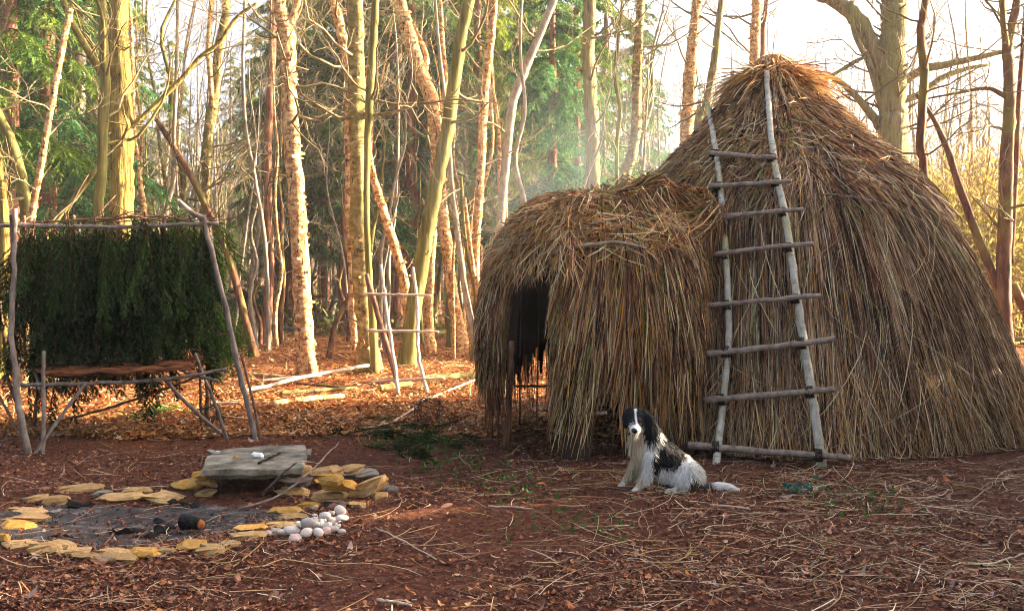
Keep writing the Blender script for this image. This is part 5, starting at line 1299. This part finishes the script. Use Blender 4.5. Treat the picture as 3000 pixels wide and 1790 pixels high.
    def ball(name, px, py, dy, rr, mat, sc=(1, 1, 1)):
        o = mkobj(name, EYE if mat == 'eye' else NOSE, dog); o.location = dl(px, py, dy); o.scale = tuple(rr * DS * 2 * s for s in sc)
    m, nt, b = newmat('glossy_black'); b.inputs['Base Color'].default_value = (.008, .007, .008, 1); b.inputs['Roughness'].default_value = .18
    pm = pebble_mesh(2, 'char'); pm.materials.clear(); pm.materials.append(m); EYE = NOSE = pm
    ball('nose', 1850, 1250, -.185, 8.5, 'nose', (1.1, .8, .85)); ball('eye', 1846, 1226, -.098, 4.2, 'eye'); ball('eye', 1870, 1227, -.105, 4.2, 'eye')
    # mouth line and toes
    stick(dl(1846, 1262, -.15), dl(1858, 1262, -.135), .0025, .002, 'mouth', m, dog, (0, 0, 0), .05, 1, 6, 5)
    for (x, y, d) in ((1842, 1436, -.135), (1848, 1438, -.14), (1855, 1438, -.135), (1815, 1431, .04), (1821, 1432, .035), (1942, 1431, -.15), (1946, 1433, -.155)):
        o = mkobj('toe', PEB[0], dog); o.location = dl(x, y, d); o.scale = (.018, .026, .018); o.location.z = .009
build_dog()

# ------------------------------------------------------------------ litter
def litter():
    r = rngof(21)
    # dead leaves
    def bare(x, y): return np.sin(1.3 * x + .7 * y + .4) + np.sin(2.1 * x - 1.6 * y + 2) + .7 * np.sin(3.7 * y + 1.1 * x)
    def leaves(name, n, ylo, yhi, size, pal, label, p=1.0, lift=.012):
        mb = MB(); u = r.random(n); Y = 1 / ((1 - u) / ylo ** p + u / yhi ** p) ** (1 / p); x = r.uniform(-.60, .60, n) * Y
        if yhi < 12:
            kp = r.random(n) < np.clip(.62 + .38 * bare(x, Y), .12, 1); x, Y = x[kp], Y[kp]; n = len(x)
        z = hgt(x, Y) + r.uniform(.002, lift, n); a = r.uniform(0, 6.28, n); s = r.uniform(*size, n)
        d = np.stack([np.cos(a), np.sin(a), r.normal(0, .25, n)], -1); d = norm(d); sd = norm(np.cross(d, np.stack([r.normal(0, .35, n), r.normal(0, .35, n), np.ones(n)], -1)))
        t = np.array([-1, -.35, .35, 1.0]); P = np.stack([x, Y, z], -1)[:, None] + d[:, None] * (s[:, None] * t)[..., None]
        P[..., 2] += (s[:, None] * r.uniform(.1, .7, (n, 1))) * (np.abs(t) ** 2)[None] * r.choice([1, 1, -.15], (n, 1)) + .004
        W = s[:, None] * r.uniform(.3, .6, (n, 1)) * np.array([.25, 1, .9, .1])
        k = np.array([q for q, _ in pal]); w = np.array([q for _, q in pal]); c = k[r.choice(len(k), n, p=w / w.sum())] * (1 + r.normal(0, .25, (n, 1)))
        mb.ribbons(P, sd[:, None].repeat(4, 1), W, np.clip(c, .008, .8)); tag(mb.build(name, M['leaf']), label, kind='stuff')
    camp = [((.17, .056, .030), .34), ((.28, .11, .055), .25), ((.08, .032, .022), .20), ((.36, .20, .12), .13), ((.42, .15, .045), .06), ((.48, .33, .22), .02)]
    wood = [((.34, .11, .03), .30), ((.46, .19, .05), .28), ((.24, .07, .02), .18), ((.52, .30, .12), .14), ((.58, .42, .24), .10)]
    leaves('leaf_litter', 60000, 4.3, 11.5, (.007, .022), camp, 'trodden small brown leaf fragments covering the camp ground', 1.4)
    leaves('leaf_litter', 56000, 9.6, 26, (.018, .046), wood, 'thick orange-brown fallen leaves on the wood floor', 1.0, .04)
    # whole oak leaves lying about
    leaves('leaf_litter', 520, 4.4, 10, (.025, .045), [((.34, .17, .11), .5), ((.45, .15, .05), .25), ((.42, .28, .22), .25)], 'single larger dead leaves scattered over the camp ground', 1.3, .015)
    # straw and reed bits
    mb = MB(); n = 15000; u = r.random(n); Y = 1 / ((1 - u) / 4.4 + u / 11); x = r.uniform(-.58, .58, n) * Y
    # much thicker in front of the hut and to the right
    d1 = np.exp(-(((x - 3.2) / 2.6) ** 2 + ((Y - 7.6) / .9) ** 2)); d2 = np.exp(-(((x - 2.2) / 1.3) ** 2 + ((Y - 5.3) / .8) ** 2)); d3 = np.exp(-(((x - .8) / 1.2) ** 2 + ((Y - 6.2) / .9) ** 2)); d4 = np.exp(-(((x - .2) / 1.4) ** 2 + ((Y - 11) / 1.6) ** 2))
    keep = r.random(n) < np.clip(.075 + .035 * bare(x, Y), .01, 1) + .75 * d1 + .2 * d2 + .16 * d3 + .3 * d4
    x, Y = x[keep], Y[keep]; n = len(x); a = r.normal(0, .75, n) + r.choice([0, math.pi], n); L = r.uniform(.03, .16, n) * r.choice([1, 1, 1, 2], n); k = 5; t = np.linspace(-1, 1, k)
    cv = r.normal(0, .28, n); an = a[:, None] + cv[:, None] * t; P = np.zeros((n, k, 3)); P[..., 0] = x[:, None] + np.cos(an) * L[:, None] * t; P[..., 1] = Y[:, None] + np.sin(an) * L[:, None] * t
    P[..., 2] = hgt(P[..., 0], P[..., 1]) + .012 + r.uniform(0, .02, n)[:, None] + .02 * r.normal(0, 1, n)[:, None] * t
    P[..., 2] = np.maximum(P[..., 2], hgt(P[..., 0], P[..., 1]) + .006)
    S = np.stack([-np.sin(an), np.cos(an), r.normal(0, .3, (n, 1)).repeat(k, 1)], -1); S = norm(S)
    c = np.array([(.54, .38, .23), (.42, .25, .13), (.32, .16, .08), (.60, .50, .36), (.36, .32, .10)])[r.choice(5, n, p=[.3, .3, .22, .12, .06])] * (1 + r.normal(0, .2, (n, 1)))
    mb.ribbons(P, S, r.uniform(.0014, .0034, n)[:, None] * np.array([.7, 1, 1, 1, .5]), np.clip(c, .02, .8)); tag(mb.build('straw_litter', M['straw']), 'loose straw and broken reeds strewn over the camp ground', kind='stuff')
    # fine twigs in the wood litter
    mb = MB(); n = 2600; Y = r.uniform(9.5, 26, n); x = r.uniform(-.56, .5, n) * Y; a = r.uniform(0, 6.28, n)
    P, R = grow(r, np.stack([x, Y, hgt(x, Y) + .04], -1), np.stack([np.cos(a), np.sin(a), r.normal(.05, .15, n)], -1), r.uniform(.2, .9, n), r.uniform(.003, .008, n), 5, .15, -.02)
    P[..., 2] = np.maximum(P[..., 2], hgt(P[..., 0], P[..., 1]) + .01)
    mb.tubes(P, R, 3, np.clip(np.array([.34, .20, .10]) * (1 + r.normal(0, .35, (n, 1))), .02, .7), False); tag(mb.build('twig_litter', M['twig']), 'fine fallen twigs among the orange leaves', kind='stuff')
    # small green weeds
    mb = MB(); n = 1500; cx = np.array([1180, 1300, 1450, 1560, 1700, 2520, 2430, 1340, 560, 1250]); cyy = np.array([1290, 1270, 1395, 1440, 1540, 1470, 1440, 1345, 1205, 1320]); i = r.integers(0, 10, n)
    g = np.array([gnd(a_, b_) for a_, b_ in zip(cx, cyy)])[i] + r.normal(0, 1, (n, 3)) * [.22, .22, 0]
    d = norm(r.normal(0, 1, (n, 3)) + [0, 0, .7]); L = r.uniform(.015, .05, n); t = np.linspace(0, 1, 3)
    g[:, 2] = hgt(g[:, 0], g[:, 1]); P = g[:, None] + d[:, None] * (L[:, None] * t)[..., None]; S = norm(np.cross(d, r.normal(0, 1, (n, 3))))[:, None].repeat(3, 1)
    mb.ribbons(P, S, L[:, None] * .28 * np.array([.4, 1, .1]), np.clip(np.array([.06, .17, .03]) * (1 + r.normal(0, .3, (n, 1))), .01, .5)); tag(mb.build('weeds', M['needle']), 'small green weeds and fir scraps dotted over the trodden ground', kind='stuff')
litter()
# blue-green holly sprig in front of the ladder
def holly():
    r = rngof(3); p = ongnd(2335, 1448); e = empty('holly_sprig', p, 'small blue-green holly sprig lying on the straw before the ladder', 'sprig')
    stick([-.12, 0, .02], [.2, .12, .09], .004, .002, 'stem', M['moss_smooth'], e, (0, 0, 0), .05, 4, 8, 5)
    for i in range(26):
        mb = MB(); a = r.uniform(0, 6.28); t = np.linspace(0, 1, 5)[None, :]; d = norm(np.array([[math.cos(a), math.sin(a), r.normal(.2, .4)]])); c = np.array([[r.normal(-.02, .08), r.normal(0, .035), r.uniform(.02, .07)]])
        if i > 22: c = np.array([[.19, .11, .09]])
        P = c[:, None] + d[:, None] * (.05 * t)[..., None]; S = norm(np.cross(d, r.normal(0, 1, (1, 3)) + [0, 0, 1.2]))[:, None].repeat(5, 1)
        mb.ribbons(P, S, .016 * np.array([[.3, 1, .7, .95, .1]]), np.array([[.05, .17, .14]]) * r.uniform(.7, 1.5)); mb.build('leaf', M['needle'], e)
holly()
# ------------------------------------------------------------------ air of the wood
def build_haze():
    m = bpy.data.materials.new('haze'); m.use_nodes = True; nt = m.node_tree; nt.nodes.clear()
    o = nt.nodes.new('ShaderNodeOutputMaterial'); v = nt.nodes.new('ShaderNodeVolumePrincipled')
    v.inputs['Color'].default_value = (.92, .95, 1.0, 1); v.inputs['Density'].default_value = .0009; v.inputs['Anisotropy'].default_value = .1
    nt.links.new(v.outputs[0], o.inputs['Volume'])
    mb = MB(); x, y0, y1, z0, z1 = 130, -25, 130, -1.5, 23
    vv = [(a, b, c) for c in (z0, z1) for a, b in ((-x, y0), (x, y0), (x, y1), (-x, y1))]
    mb.add(vv, [(0, 3, 2, 1), (4, 5, 6, 7), (0, 1, 5, 4), (1, 2, 6, 5), (2, 3, 7, 6), (3, 0, 4, 7)])
    tag(mb.build('haze', m, smooth=False), 'thin pale morning haze filling the wood', kind='stuff')
build_haze()
def build_smoke():
    m = bpy.data.materials.new('smoke'); m.use_nodes = True; nt = m.node_tree; nt.nodes.clear()
    o = nt.nodes.new('ShaderNodeOutputMaterial'); v = nt.nodes.new('ShaderNodeVolumePrincipled')
    v.inputs['Color'].default_value = (.70, .84, 1.0, 1); v.inputs['Anisotropy'].default_value = .2
    tc = N(nt, 'ShaderNodeTexCoord'); n = noise(nt, coords(nt, (1, 1, .6)), 1.1, 3, .6)
    # fades towards the rim of the cloud
    ln = N(nt, 'ShaderNodeVectorMath', operation='LENGTH'); mp = N(nt, 'ShaderNodeVectorMath', operation='DIVIDE'); mp.inputs[1].default_value = (2.6, 1.5, 1.9)
    nt.links.new(tc.outputs['Object'], mp.inputs[0]); nt.links.new(mp.outputs[0], ln.inputs[0])
    fall = N(nt, 'ShaderNodeMapRange'); fall.inputs[1].default_value = .25; fall.inputs[2].default_value = .95; fall.inputs[3].default_value = 1; fall.inputs[4].default_value = 0
    nt.links.new(ln.outputs['Value'], fall.inputs[0])
    cut = N(nt, 'ShaderNodeMapRange'); cut.inputs[1].default_value = .38; cut.inputs[2].default_value = .7; cut.inputs[4].default_value = .085
    nt.links.new(n, cut.inputs[0])
    mu = N(nt, 'ShaderNodeMath', operation='MULTIPLY'); nt.links.new(fall.outputs[0], mu.inputs[0]); nt.links.new(cut.outputs[0], mu.inputs[1])
    nt.links.new(mu.outputs[0], v.inputs['Density']); nt.links.new(v.outputs[0], o.inputs['Volume'])
    me = pebble_mesh(4, 'pebble').copy(); me.materials.clear(); me.materials.append(m)
    c = np.zeros(len(me.vertices) * 3); me.vertices.foreach_get('co', c); c = norm(c.reshape(-1, 3)) * [2.6, 1.5, 1.9]; me.vertices.foreach_set('co', c.ravel())
    s = mkobj('smoke', me); s.location = (.9, 14.6, 3.0); tag(s, 'faint blue wood smoke drifting behind the porch roof', kind='stuff')
build_smoke()
